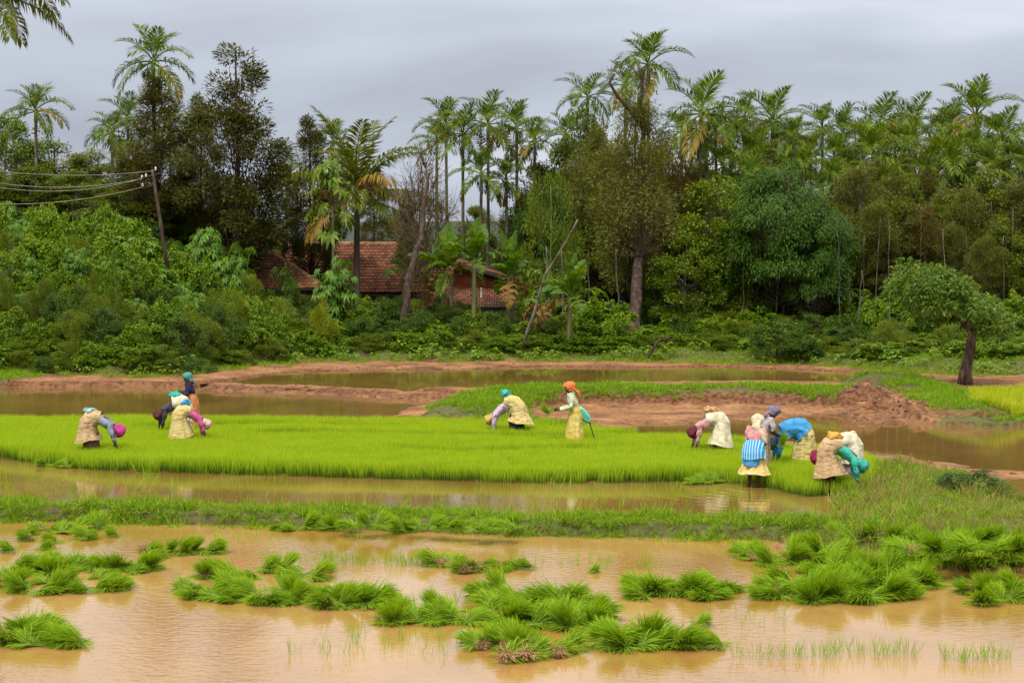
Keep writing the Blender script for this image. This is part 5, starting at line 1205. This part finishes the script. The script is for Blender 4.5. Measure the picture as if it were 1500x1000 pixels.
for (u0, u1, v0, v1, n_, s, where, nr_) in PILES:
    for i in range(n_):
        f = (i + r.random() * .7) / n_
        u = u0 + (u1 - u0) * f; v = v0 + (v1 - v0) * (.15 + .85 * r.random() if n_ > 1 else .5) * (1 - .55 * abs(2 * f - 1) * r.random())
        p_ = G(u, v, 0.0); gz_ = float(hgt(p_[0], p_[1]))
        z = max(gz_, Z2 if v < 730 else 0.0) - .012
        if z > .03: p_ = G(u, v, z)
        lift = .0 if v1 - v0 < 14 else .02 * r.random() * (1 - abs(2 * f - 1))
        yaw = (PI if r.random() < .5 - .3 * (f - .5) else 0) + r.normal() * .75 - (0.35 if r.random() < .5 else 0)
        bundle(p_[0], p_[1], z + lift, yaw, s * (.88 + .3 * r.random()), 'green seedling bundle ' + where, 'bundles ' + where, (2 if nr_ > 4 and v0 + (v1 - v0) * .45 < v else 1) if (i < nr_ or nr_ > 4) else 0)
for u, v, s, l_ in ((20, 808, .8, 'small lone seedling bundle at the left edge below the ragged heap'), (60, 804, .75, 'small lone seedling bundle just right of the one at the left edge'), (172, 785, .75, 'small lone seedling bundle right of the ragged heap'),
                    (1058, 949, 1.0, 'lone seedling bundle lying right of the oval heap'), (1021, 917, .7, 'tiny lone seedling bundle above the oval heap'), (1120, 876, .85, 'seedling bundle just left of the biggest heap'),
                    (778, 832, .8, 'small seedling bundle right of the round heap with bare roots'), (1168, 838, .7, 'small seedling bundle behind the biggest heap'), (865, 838, .5, 'sprig sized seedling bundle in the water right of the round heap')):
    p_ = G(u, v, 0.0); bundle(p_[0], p_[1], .005, r.choice([0, PI]) + r.normal() * .3, s, l_, None, False, 1)

# ---- clods of cut earth on the mound, under the cut bank and along the muddy edges
def clod(seed):
    r = np.random.default_rng(seed); n, m_ = 7, 5; th = np.linspace(0, 2 * PI, n, endpoint=False); V = []
    for j in range(m_):
        p_ = PI * (j + .4) / m_; V.append(np.stack([np.cos(th) * math.sin(p_), np.sin(th) * math.sin(p_) * .8, .65 * math.cos(p_) * np.ones(n)], -1) * (1 + .35 * (r.random((n, 1)) - .5)))
    V = np.vstack(V) * .5; i = np.arange(m_ - 1)[:, None] * n; jj = np.arange(n)[None]
    me = MB().add(V, [[k, (k + 1) % n, 0] for k in range(1, n - 1)], np.stack([i + jj, i + (jj + 1) % n, i + n + (jj + 1) % n, i + n + jj], -1).reshape(-1, 4)).mesh('clod'); me.materials.append(M_clod); return me
M_clod = noisemat('earth_clod', [(.12, .06, .03), (.22, .12, .06), (.32, .18, .095)], 5, .95, bump=.5, objvar=.3)
X, Y = fill(MOUND, .16, 60, inset=.0, cond=lambda X, Y, r: r.random(len(X)) < .35)
q = np.stack([X, Y], -1)
q2 = strip(poly([(690, 592), (760, 590), (860, 590), (1000, 590), (1150, 590), (1240, 592), (1300, 600), (1370, 603), (1425, 608)], .12), .8, 3.5, 61)
q3 = np.vstack([strip(poly([(0, 562), (300, 563), (450, 566), (560, 572), (640, 577), (700, 583)], .2), 1.2, 2.2, 62), strip(poly([(350, 540), (500, 534), (900, 532), (1200, 538), (1400, 548)], .3), 2.0, .8, 63), strip(poly([(1290, 672), (1400, 686), (1500, 695), (1700, 700)], .12), .9, 3, 64)])
q = np.vstack([q, q2, q3]); RGc = np.random.default_rng(65)
scatter('earth_clods', P3(q[:, 0], q[:, 1], .01), .05 + .13 * RGc.random(len(q)) ** 3, [clod(70 + i) for i in range(4)], 66, 'lumps of cut red earth on the mound and mud banks', .4)
# weeds on the right hand corner
for (u, v, D, w, l_, s_) in ((1425, 712, 38.5, 110, 'low dark weed bush on the grassy corner at right', 'dark'), (1470, 728, 37.5, 70, 'weed bush at the right edge of the grassy corner', 'fern')):
    shrub(s_, u, v, D, w, l_, name='weed_bush')

# ================================================================== the transplanters
M_skin = noisemat('brown_skin', [(.055, .026, .016), (.085, .042, .027)], 6, .55, bump=0)
def cloth(name, cols, scale=6, st=(1, 1, 1), bump=.6, dist=.6):
    g = lambda c: tuple(x * .86 + .14 * sum(c) / 3 for x in c); return noisemat(name, [g(c) for c in cols], scale, .9, st, bump * 1.4, dist=dist, bscale=9)
def sack(name, a, b, c): return noisemat(name, [a, b, c], 6, .85, (1, 1, 2.6), .9, dist=1.6, bscale=7)
def striped(name, c1, c2, sc, direction='Y'):
    m_, n, l = mat_new(name); out = n.new('ShaderNodeOutputMaterial'); p = n.new('ShaderNodeBsdfPrincipled'); tc = n.new('ShaderNodeTexCoord')
    w = n.new('ShaderNodeTexWave'); w.bands_direction = direction; w.inputs['Scale'].default_value = sc; w.inputs['Distortion'].default_value = 1.0; l.new(tc.outputs['Object'], w.inputs['Vector'])
    cr = ramp(n, [c1, c1, c2], [0, .72, .9]); l.new(w.outputs['Fac'], cr.inputs[0]); l.new(cr.outputs[0], p.inputs['Base Color']); p.inputs['Roughness'].default_value = .85; l.new(p.outputs[0], out.inputs[0]); return m_
def skin_mesh(name, joints, edges, mt, sub=2):
    """joints: (x, y, z, radius); grows one continuous surface along the edges"""
    me = bpy.data.meshes.new(name); me.from_pydata([j[:3] for j in joints], edges, [])
    o = bpy.data.objects.new(name, me); COL.objects.link(o)
    md = o.modifiers.new('s', 'SKIN'); sv = me.skin_vertices[0].data if me.skin_vertices else None
    if sv is None:
        bpy.context.view_layer.objects.active = o
        bpy.ops.mesh.customdata_skin_add(); sv = me.skin_vertices[0].data
    for i, j in enumerate(joints):
        rr = j[3]; sv[i].radius = (rr, rr) if not hasattr(rr, '__len__') else rr
        sv[i].use_root = (i == 0)
    md.use_smooth_shade = True
    ms = o.modifiers.new('u', 'SUBSURF'); ms.levels = sub; ms.render_levels = sub
    dg = bpy.context.evaluated_depsgraph_get(); nm = bpy.data.meshes.new_from_object(o.evaluated_get(dg))
    bpy.data.objects.remove(o); bpy.data.meshes.remove(me); nm.name = name; nm.materials.clear(); nm.materials.append(mt)
    return nm
def loft(name, rings, mt, seed=0, fold=.08, k=7, n=40, sub=5, crease=.012):
    """rings: (x, y, z, rx, ry, tilt); tilt turns the ring about the sideways axis"""
    R_ = np.array(rings, float); r = np.random.default_rng(seed); m_ = (len(R_) - 1) * sub + 1; t = np.linspace(0, len(R_) - 1, m_)
    R_ = np.stack([np.interp(t, np.arange(len(R_)), R_[:, i]) for i in range(6)], -1)
    th = np.linspace(0, 2 * PI, n, endpoint=False); ph = r.random(4) * 6.28; V = []
    for j, (x, y, z, rx, ry, ti) in enumerate(R_):
        g = j / (m_ - 1); f = 1 + fold * g * (np.sin(k * th + ph[0] + 2 * g) + .6 * np.sin((k + 4) * th + ph[1])) + r.normal(size=n) * crease
        a, b = rx * np.cos(th) * f, ry * np.sin(th) * f
        V.append(np.stack([x + a * math.cos(ti), y + b, z + a * math.sin(ti) + .015 * np.sin(3 * th + ph[2]) * g], -1))
    V = np.vstack(V); i = np.arange(m_ - 1)[:, None] * n; jj = np.arange(n)[None]; j2 = (jj + 1) % n
    q = np.stack([i + jj, i + j2, i + n + j2, i + n + jj], -1).reshape(-1, 4)
    me = MB().add(V, q=q).mesh(name, True); me.materials.append(mt); return me
def lump(name, c, r_, mt, seed, ears=2, stretch=(1, 1, 1)):
    r = np.random.default_rng(seed); n, m_ = 14, 9; th = np.linspace(0, 2 * PI, n, endpoint=False); V = []
    for j in range(m_):
        p_ = PI * (j + .5) / m_; rr = r_ * (1 + .22 * np.sin(3 * th + j + seed) * math.sin(p_) + .15 * r.normal(size=n))
        V.append(np.stack([rr * np.cos(th) * math.sin(p_) * stretch[0], rr * np.sin(th) * math.sin(p_) * stretch[1], r_ * math.cos(p_) * stretch[2] * np.ones(n)], -1))
    V = np.vstack(V); i = np.arange(m_ - 1)[:, None] * n; jj = np.arange(n)[None]; q = np.stack([i + jj, i + (jj + 1) % n, i + n + (jj + 1) % n, i + n + jj], -1).reshape(-1, 4)
    mb = MB().add(V, [[j, (j + 1) % n, 0] for j in range(1, n - 1)], q)
    for e_ in range(ears):
        a = e_ * 2.3 + seed; d = np.array([math.cos(a) * .8, math.sin(a) * .6, .35 + .35 * r.random()]); mb.tube([d * r_ * .3, d * r_ * .85, d * r_ * 1.15 + [0, 0, .01], d * r_ * 1.45 * [1.3, 1.3, .8]], [r_ * .5, r_ * .22, r_ * .2, r_ * .03], 6, noise=.6, seed=seed + e_)
    me = mb.mesh(name, True); me.transform(Matrix.Translation(c)); me.materials.append(mt); return me
def body(J, grip=False, feet=True):
    """J: pelvis waist chest neckb head | shoulder elbow wrist hand hip knee ankle (each with both sides)"""
    j, e = [], []
    def a(p_, r_, link=None):
        j.append((*p_, r_)); i = len(j) - 1
        if link is not None: e.append((link, i))
        return i
    pv = a(J['pelvis'], .12); wa = a(J['waist'], .115, pv); ch = a(J['chest'], .13, wa); nb = a(J['neck'], .05, ch)
    h = np.array(J['head']); n_ = np.array(J['neck']); up = unit(h - n_); f = unit(np.array(J['face'], float))
    hd = a(h - up * .02, .082, nb); tp = a(h + up * .07, .075, hd)
    a(h + f * .085 - up * .01, .016, hd)                                         # nose
    for sd in (0, 1):
        s = a(J['shoulder'][sd], .055, ch); el = a(J['elbow'][sd], .038, s); wr = a(J['wrist'][sd], .026, el)
        w, hnd = np.array(J['wrist'][sd]), np.array(J['hand'][sd]); d = unit(hnd - w); pm = a(w + d * .06, .026, wr)
        sy = 1 if sd == 0 else -1; lat = unit(np.cross(d, [1.0, 0, .2])); cur = np.array([.35, 0, -.2]) if not grip else np.array([.5, -.5 * sy, -.1])
        for q, (o_, L) in enumerate(((-.03, .055), (-.01, .068), (.011, .064), (.03, .05))):
            k1 = a(w + d * (.06 + L * .6) + lat * o_ * 1.2, .010, pm); a(w + d * (.06 + L) + lat * o_ * 1.3 + cur * .03, .008, k1)
        th1 = a(w + d * .045 + lat * .045 * sy + cur * .02, .011, pm); a(w + d * .075 + lat * .055 * sy + cur * .05, .009, th1)
        hp = a(J['hip'][sd], .095, pv); kn = a(J['knee'][sd], .062, hp); an = a(J['ankle'][sd], .036, kn)
        if feet: ft = a(np.array(J['ankle'][sd]) + [.05, 0, -.07], .035, an); a(np.array(J['ankle'][sd]) + [.15, 0, -.085], .024, ft)
    return skin_mesh('body', j, e, M_skin, 1)
def both(x, y, z, x2=None, z2=None): return [(x, y, z), (x if x2 is None else x2, -y, z if z2 is None else z2)]
def bent_pose(lean=0.0, hx=0.0, reach=.0, drop=0.0):
    reach -= .03
    return dict(pelvis=(-.14, 0, .86), waist=(.04, 0, .93 - drop * .3), chest=(.27, 0, .83 - drop * .7), neck=(.42, 0, .71 - drop), head=(.485 + hx, 0, .635 - drop), face=(.3, 0, -.95),
                shoulder=both(.36, .16, .76 - drop), elbow=both(.40 + reach * .5, .19, .54 - drop, .44 + reach * .5, .52 - drop), wrist=both(.46 + reach, .10, .32 - drop, .52 + reach, .34 - drop), hand=both(.48 + reach, .07, .2 - drop, .55 + reach, .22 - drop),
                hip=both(-.13, .085, .80), knee=both(.0, .11, .45, -.04), ankle=both(-.05, .11, .09, -.12))
def stand_pose(stoop=.0, hands=(.30, 1.0)):
    s = stoop
    return dict(pelvis=(-.02, 0, .86), waist=(.0, 0, 1.0), chest=(.02 + s * .5, 0, 1.19 - s * .1), neck=(.04 + s * .9, 0, 1.34 - s * .25), head=(.07 + s * 1.15, 0, 1.45 - s * .35), face=(1, 0, -.35),
                shoulder=both(.02 + s * .7, .16, 1.28 - s * .2), elbow=both(.04 + s * .8, .22, 1.02 - s * .2), wrist=both(hands[0] - .05, .07, hands[1]), hand=both(hands[0] + .03, .03, hands[1] + .01),
                hip=both(-.02, .085, .82), knee=both(.03, .10, .46, -.02), ankle=both(-.02, .11, .09, -.07))
def shirt(J, mt, bag=1.0, sleeve=1.0):
    bag *= .92
    j, e = [], []
    w, c, n_ = np.array(J['waist']), np.array(J['chest']), np.array(J['neck']); pv = np.array(J['pelvis'])
    def a(p_, r_, link=None):
        j.append((*p_, r_)); i = len(j) - 1
        if link is not None: e.append((link, i))
        return i
    lw = 1.14 if c[2] < 1 else 1.0; cc = a(c, .16 * bag * lw); ww = a(w, .15 * bag, cc); a(w * .55 + pv * .45, .15 * bag, ww); a(c * .2 + n_ * .8, .10, cc)
    for sd in (0, 1):
        s, el, wr = (np.array(J[k][sd]) for k in ('shoulder', 'elbow', 'wrist')); i = a(s, .088 * bag, cc); i = a(el, .053 * bag, i)
        if sleeve > .6: a(el + (wr - el) * .9 * sleeve, .043 * bag, i)
    me = skin_mesh('shirt', j, e, mt, 2)
    co = np.empty(len(me.vertices) * 3, np.float32); me.vertices.foreach_get('co', co); co = co.reshape(-1, 3); q = co * 26
    nr = np.empty(len(me.vertices) * 3, np.float32); me.vertices.foreach_get('normal', nr); nr = nr.reshape(-1, 3)
    w_ = np.sin(q[:, 0] + 1.7 * np.sin(q[:, 2] * .7)) + np.sin(q[:, 2] * 1.3 + 2 * np.sin(q[:, 1] * .6)) + .6 * np.sin(q[:, 0] * 2.1 + q[:, 1] * 1.7)
    me.vertices.foreach_set('co', (co + nr * (.0075 * w_)[:, None]).ravel()); me.update()
    return me
def scarf(J, mt, tail=1, big=1.0, pts=None, seed=0):
    if J['head'][2] < 1: tail = 0
    """cloth wound over crown and nape; the face side stays open"""
    h, n_ = np.array(J['head']), np.array(J['neck']); up = unit(h - n_); f = unit(np.array(J['face'], float)); f = unit(f - (f @ up) * up); sd = np.cross(up, f)
    c = h - f * .022 + up * .03; n, m_ = 26, 16; V = []; r = np.random.default_rng(int(h[0] * 1000) % 97)
    th = np.linspace(0, 2 * PI, n, endpoint=False)
    for j in range(m_):
        q = j / (m_ - 1); ph = q * 2.45 + .02                       # from crown down past the nape
        rr = .128 * big * (math.sin(min(ph, PI / 2)) if ph < PI / 2 else (1 - .28 * (ph - PI / 2) / .9)); z = .122 * big * math.cos(ph)
        fo = 1 + .08 * np.sin(4 * th + 3 * q) + .05 * np.sin(9 * th - 4 * q) + .035 * r.normal(size=n)
        front = np.clip(np.cos(th), 0, 1) ** 2                     # pull the front up so that the face shows
        zz = z + front * .10 * max(0, q - .35) * 1.6
        rx = rr * fo * (1 - .30 * front * (q > .5)); ry = rr * fo * .92
        V.append(c + np.cos(th)[:, None] * rx[:, None] * f + np.sin(th)[:, None] * ry[:, None] * sd + zz[:, None] * up - (1 - front)[:, None] * f * .02 * q)
    V = np.vstack(V); i = np.arange(m_ - 1)[:, None] * n; jj = np.arange(n)[None]; qd = np.stack([i + jj, i + (jj + 1) % n, i + n + (jj + 1) % n, i + n + jj], -1).reshape(-1, 4)
    mb = MB().add(V, [[k, (k + 1) % n, 0] for k in range(1, n - 1)], qd)
    if J['head'][2] < 1: mb.tube([h + up * .02, h * .5 + n_ * .5 - f * .01, n_ - up * .02], [.105 * big, .108, .10], 14, noise=.12, seed=5)
    if tail or pts:
        b0 = c - f * .07 * big - up * .05
        P_ = [b0, b0 - f * .04 - up * .08, b0 - f * .05 - up * .16, b0 - f * .04 - up * .21] if not pts else [b0] + [np.array(p_[:3]) for p_ in pts]
        wd = [.075, .06, .045, .02] if not pts else [.085] + [(p_[3] if not hasattr(p_[3], '__len__') else p_[3][1]) for p_ in pts]
        k = len(P_); t = np.linspace(0, k - 1, 4 * (k - 1) + 1); PP = np.stack([np.interp(t, np.arange(k), np.array(P_)[:, a_]) for a_ in range(3)], -1); WW = np.interp(t, np.arange(k), wd)
        nn = 14; ta = np.linspace(0, 2 * PI, nn, endpoint=False); tv = []
        for p_, w_ in zip(PP, WW): tv.append(p_ + np.cos(ta)[:, None] * sd * w_ * (1 + .12 * r.normal(size=nn))[:, None] + np.sin(ta)[:, None] * f * w_ * .45)
        tv = np.vstack(tv); i = np.arange(len(PP) - 1)[:, None] * nn; jj = np.arange(nn)[None]
        mb.add(tv, [[(len(PP) - 1) * nn + k_, (len(PP) - 1) * nn + k_ + 1, (len(PP) - 1) * nn] for k_ in range(1, nn - 1)], np.stack([i + jj, i + (jj + 1) % nn, i + nn + (jj + 1) % nn, i + nn + jj], -1).reshape(-1, 4))
    me = mb.mesh('headscarf', True); me.materials.append(mt); return me
def person(u, v, face, label, J, parts, z=.11, s=1.0, grip=False):
    p_ = G(u, v, z); t = tag(empty('person', tuple(p_), face, s), label, 'person')
    obj('body', body(J, grip), None, t)
    for nm, me in parts: obj(nm, me, None, t)
    return t
def bent_skirt(mt, seed, hem=.36, r=.22, flare=.06, drop=0, back=.0, top=.12):
    return loft('skirt', [(top + .02, 0, .92, .14, .16, 1.55), (.02, 0, .93, .17, .19, 1.75), (-.08, 0, .88, .20, .21, 2.15), (-.13 - back * .3, 0, .76, .215, .23, 2.7), (-.12 - back * .6, 0, .6, .22, r, 3.05), (-.10 - back, 0, hem, .22 + flare, r + flare, 3.3)], mt, seed)
def stand_skirt(mt, seed, hem=.28, r=.2, k=9, flare=.05):
    return loft('skirt', [(0, 0, 1.03, .125, .145, 0), (0, 0, .95, .15, .17, 0), (-.02, 0, .8, .17, .19, 0), (-.02, 0, .55, .18, r, 0), (-.02, 0, hem, .18 + flare, r + flare, 0)], mt, seed, k=k)
Rr, Ll = 0.0, PI
M_tan = sack('woven_tan_sack', (.30, .19, .09), (.48, .33, .17), (.58, .43, .25))
M_tan2 = sack('yellow_tan_sack', (.36, .26, .09), (.58, .45, .18), (.68, .56, .27))
M_cream = cloth('cream_sheet', [(.42, .36, .20), (.66, .60, .40), (.76, .71, .54)], 5)
M_yel = cloth('yellow_cloth', [(.50, .33, .03), (.68, .49, .06), (.74, .60, .18)], 7)
M_yel2 = sack('pale_yellow_plaid', (.46, .30, .09), (.64, .50, .18), (.70, .60, .32))
M_pinkband = cloth('pink_band', [(.5, .16, .2), (.7, .35, .3)], 8)
def M_(name, c, k=.35): return cloth(name, [tuple(x * (1 - k) for x in c), c, tuple(min(.85, x * (1 + k * .5)) for x in c)])
# 1 stooping woman on the far left
J = bent_pose(reach=-.02)
person(140, 673, Rr, 'stooping woman at far left in a grey shirt, tan sack skirt and magenta scarf', J,
       [('skirt', bent_skirt(M_tan, 1, .42, .24, .07, back=.04)), ('petticoat', loft('petticoat', [(-.08, 0, .6, .16, .18, 0), (-.10, 0, .12, .19, .17, 0)], M_('brown_petticoat', (.16, .08, .04)), 5)), ('shirt', shirt(J, M_('grey_blue_shirt', (.22, .26, .33)), 1.02)),
        ('headscarf', scarf(J, M_('magenta_scarf', (.55, .012, .24)), big=1.12)), ('waist_bundle', lump('waist_bundle', (-.10, 0, 1.07), .10, M_('teal_white_bundle', (.25, .45, .44), .6), 3, 2, (1.5, 1, .8)))], s=1.06)
# 2 standing in dark jacket
J = stand_pose(.05, (.30, 1.08))
t2 = person(281, 633, Ll, 'woman standing upright in a dark blue jacket, orange skirt and green patterned scarf', J,
       [('skirt', stand_skirt(M_('orange_skirt', (.62, .20, .04)), 6, .1)), ('shirt', shirt(J, M_('navy_jacket', (.018, .022, .065)), 1.05)), ('headscarf', scarf(J, M_('green_patterned_scarf', (.06, .26, .20), .7), 1, 1.05))], s=1.0, grip=True)
for sd in (-1, 1):
    e_ = MB(); e_.tube([(0, 0, -.008), (0, 0, 0), (0, 0, .008)], [.006, .012, .006], 6); h = J['head']
    obj('eye', e_.mesh('eye', True), noisemat('eye_white', [(.3, .3, .3), (.6, .6, .6)], 30, .3, bump=0), t2, (h[0] + .076, sd * .032, h[2] + .0), (0, PI / 2, 0))
# 3 and 4 pair in front of her
J = bent_pose(drop=.02)
person(262, 642, Ll + .25, 'stooping woman in a dark purple shirt and brown scarf, facing left', J,
       [('skirt', bent_skirt(M_yel2, 7, .30, .22)), ('shirt', shirt(J, M_('dark_purple_shirt', (.05, .04, .08)))), ('sheet', loft('sheet', [(.18, 0, .93, .165, .18, 1.5), (.02, 0, .94, .2, .215, 1.75), (-.09, 0, .88, .225, .235, 2.15), (-.14, 0, .74, .235, .25, 2.75), (-.14, 0, .45, .25, .27, 3.1)], M_cream, 8)),
        ('headscarf', scarf(J, M_('brown_scarf', (.10, .03, .02)))), ('waist_bundle', lump('waist_bundle', (.10, 0, 1.12), .11, M_('turquoise_bundle', (.02, .42, .36)), 4, 2, (1.3, 1, .8)))])
J = bent_pose(drop=.06)
person(272, 655, Rr + .15, 'stooping woman in a pink shirt and straw coloured skirt, blue bundle at her waist', J,
       [('skirt', bent_skirt(M_tan2, 9, .26, .25, .09)), ('shirt', shirt(J, M_('pink_shirt', (.50, .06, .22)))), ('headscarf', scarf(J, M_('pale_pink_scarf', (.62, .36, .34)))), ('waist_bundle', lump('waist_bundle', (.02, 0, 1.12), .11, M_('blue_bundle', (.015, .30, .60)), 5, 2, (1.1, 1, .9)))], s=.98)
# 5 middle left
J = bent_pose(drop=.16)
person(748, 643, Ll - .1, 'woman bent low in a purple floral blouse, turquoise bundle on her back', J,
       [('skirt', bent_skirt(M_tan2, 10, .42, .26, .10, back=.14)), ('petticoat', loft('petticoat', [(-.14, 0, .6, .16, .18, 0), (-.18, 0, .1, .2, .2, 0)], M_('dark_petticoat', (.02, .03, .05)), 5)), ('shirt', shirt(J, cloth('purple_floral', [(.22, .04, .24), (.52, .38, .55), (.62, .55, .62)], 16), 1.1)),
        ('headscarf', scarf(J, M_('mustard_scarf', (.50, .33, .05)))), ('waist_bundle', lump('waist_bundle', (.12, 0, 1.12), .10, M_('turquoise_knot', (.01, .45, .45)), 6, 3, (1.1, 1, 1.1)))], s=1.04)
# 6 standing, orange scarf
J = stand_pose(.06, (.42, .93))
person(841, 657, Ll, 'woman standing in an orange headscarf, pale green blouse and yellow skirt', J,
       [('skirt', stand_skirt(M_yel, 11, .12, .2)), ('shirt', shirt(J, M_('pale_green_blouse', (.55, .62, .38), .25), 1.08)), ('headscarf', scarf(J, M_('orange_scarf', (.80, .16, .012), .2), 1, 1.12, [(-.10, 0, 1.34, .07), (-.16, 0, 1.18, .035)])),
        ('striped_cloth', skin_mesh('striped_cloth', [(-.10, 0, 1.0, .07), (-.20, .02, .85, (.06, .11)), (-.32, .02, .70, (.05, .12)), (-.38, .02, .62, .04)], [(0, 1), (1, 2), (2, 3)], striped('green_striped_cloth', (.06, .42, .30), (.6, .7, .6), 14), 1))], s=1.03, grip=True)
q0 = G(841, 657, .11)
tag(obj('stick', MB().tube([(q0[0] + .36, q0[1], .80), (q0[0] + .47, q0[1], .45), (q0[0] + .60, q0[1], .14)], [.016, .014, .01], 6).mesh('stick', True), M_wood), 'thin dark stick slanting to the ground behind the woman in the orange headscarf', 'stick')
# 7
J = bent_pose(drop=.03, hx=-.02)
person(1047, 672, Ll, 'stooping woman in a cream sheet with an orange patterned bundle on her back', J,
       [('skirt', bent_skirt(M_cream, 12, .32, .25, .08, back=.03, top=.2)), ('petticoat', loft('petticoat', [(-.10, 0, .6, .16, .18, 0), (-.16, 0, .16, .21, .2, 0)], M_('ochre_petticoat', (.42, .26, .08)), 5)), ('shirt', shirt(J, M_('rose_shirt', (.55, .26, .24)), 1.05)), ('headscarf', scarf(J, M_('dark_red_scarf', (.14, .012, .04)))),
        ('waist_bundle', lump('waist_bundle', (.10, 0, 1.12), .11, cloth('orange_pattern', [(.35, .10, .02), (.62, .33, .12), (.7, .5, .25)], 14), 7, 3, (1.6, 1, .7)))], s=1.03)
# 9 behind, grey scarf, arms forward with a bundle
J = stand_pose(.16, (.46, .86))
person(1118, 696, Rr + .2, 'woman with a grey purple headscarf behind the wading woman, holding a handful of seedlings', J,
       [('skirt', stand_skirt(M_('dull_skirt', (.30, .20, .12)), 13, .2)), ('shirt', shirt(J, M_('lilac_grey_blouse', (.40, .34, .38)), 1.02, .3)), ('headscarf', scarf(J, M_('grey_purple_scarf', (.20, .16, .24)), 1, 1.15))], s=.97, grip=True)
# 8 wading woman, back to us
J = stand_pose(.12, (.34, .85))
person(1105, 717, 1.15, 'wading woman in a cream scarf and blue striped wrap, seen from behind', J,
       [('skirt', stand_skirt(M_yel2, 14, .34, .24, 8, .10)), ('blouse', shirt(J, M_pinkband, 1.0, .3)),
        ('wrap', loft('wrap', [(-.03, 0, 1.06, .15, .17, 0), (-.05, 0, .95, .19, .22, .05), (-.07, 0, .82, .21, .25, .05), (-.07, 0, .68, .22, .26, .05)], striped('blue_striped_wrap', (.02, .32, .66), (.55, .65, .75), 5.5), 15, .03)),
        ('wrap_end', loft('wrap_end', [(-.07, .03, .72, .205, .21, .0), (-.07, .03, .60, .20, .20, 0), (-.08, .03, .54, .2, .19, .05)], M_('blue_wrap_end', (.02, .28, .62)), 16)),
        ('headscarf', scarf(J, M_('cream_scarf', (.66, .56, .34), .25), 1, 1.12, [(.02, -.03, 1.30, .085), (.02, -.14, 1.15, (.05, .10)), (.04, -.20, .98, (.04, .07))])) ], z=.02, s=1.0)
# 10
J = bent_pose(drop=.03)
person(1168, 692, Ll, 'stooping woman in a bright blue shirt and yellow skirt between the workers on the right', J,
       [('skirt', bent_skirt(M_yel2, 17, .2, .22, .03, back=.02)), ('shirt', shirt(J, M_('bright_blue_shirt', (.012, .27, .60), .3), 1.2)), ('headscarf', scarf(J, M_('blue_grey_scarf', (.08, .12, .2)))),
        ('shirt_tail', loft('shirt_tail', [(.34, 0, .84, .18, .2, 1.2), (.2, 0, .91, .185, .21, 1.45), (.04, 0, .93, .205, .225, 1.7), (-.06, 0, .89, .235, .25, 2.0), (-.11, 0, .8, .245, .26, 2.3)], M_('blue_shirt_tail', (.012, .27, .60), .3), 18)), ('knot', lump('knot', (-.12, 0, 1.06), .04, M_('lime_knot', (.25, .5, .05)), 3, 1))], s=1.06)
# 11 and 12, crossing each other
J = bent_pose(drop=.05, hx=.08)
person(1240, 713, Ll + .1, 'stooping woman with a maroon headscarf and a pale cream sheet over her back', J,
       [('skirt', bent_skirt(M_cream, 19, .45, .24, .02, top=.2)), ('petticoat', loft('petticoat', [(-.08, 0, .7, .18, .2, 0), (-.10, 0, .16, .2, .2, 0)], cloth('grey_purple_petticoat', [(.16, .14, .24), (.4, .26, .28)], 9), 5)), ('shirt', shirt(J, M_('lavender_shirt', (.42, .38, .55), .25), 1.05)), ('headscarf', scarf(J, M_('maroon_scarf', (.26, .006, .05)), big=1.15)),
        ('waist_bundle', lump('waist_bundle', (-.12, 0, 1.06), .06, M_cream, 8, 1))], s=1.05)
J = bent_pose(drop=.12, reach=-.04)
person(1222, 721, Rr - .1, 'stooping woman in a teal shirt and coarse tan sack skirt, nearest the grassy corner', J,
       [('skirt', bent_skirt(M_tan, 20, .34, .26, .10, back=-.02)), ('petticoat', loft('petticoat', [(-.10, 0, .6, .15, .17, 0), (-.12, 0, .1, .12, .16, 0)], M_('dark_brown_petticoat', (.06, .02, .015)), 5)), ('shirt', shirt(J, M_('teal_shirt', (.012, .42, .30), .35), 1.02)), ('headscarf', scarf(J, M_('teal_scarf', (.012, .36, .28)))),
        ('waist_bundle', lump('waist_bundle', (.0, -.03, 1.09), .11, M_('saffron_bundle', (.66, .34, .02)), 9, 1, (1.3, 1, .8)))], s=1.06)
# what they hold
for (u, v, fz, rx, l_) in ((266, 580, 633, -0.7, 'small bunch of seedlings held by the woman in the dark jacket'), (806, 599, 657, -.3, 'fan shaped bunch of seedlings held out by the woman in the orange headscarf'), (1143, 646, 696, .2, 'handful of seedlings held by the woman with the grey purple headscarf')):
    g = G(u, fz, .11); p_ = P(u, v, float(g[1]) - .08)
    o = obj('seedling_bunch', bundle_mesh(700 + u, 320, .34, 80, .42, .5), None, None, (p_.x, p_.y, p_.z - .13), (0, rx if u != 806 else -.9, 0), .95)
    tag(o, l_, 'seedling bundle')

# ------------------------------------------------------------------ say which one of its kind each repeat is
ORD = 'first second third fourth fifth sixth seventh eighth ninth tenth eleventh twelfth thirteenth fourteenth fifteenth sixteenth seventeenth eighteenth nineteenth twentieth'.split()
groups = {}
for o in SC.objects:
    if o.parent is None and o.get('group') and o.get('label'): groups.setdefault(o['group'], []).append(o)
for g, ms in groups.items():
    ms.sort(key=lambda o: o.location.x / o.location.y); n_ = len(ms)
    if n_ < 2: del ms[0]['group']; continue
    for i, o in enumerate(ms):
        if i <= (n_ - 1) / 2: w_ = 'leftmost' if i == 0 else ORD[i] + ' from the left' if i < 20 else None
        else:
            k = n_ - 1 - i; w_ = 'rightmost' if k == 0 else ORD[k] + ' from the right' if k < 20 else None
        if w_:
            lb = w_ + ' of the ' + g
            if len(lb.replace('-', ' ').split()) > 16: lb = lb.replace('from the ', 'from ')
            o['label'] = lb
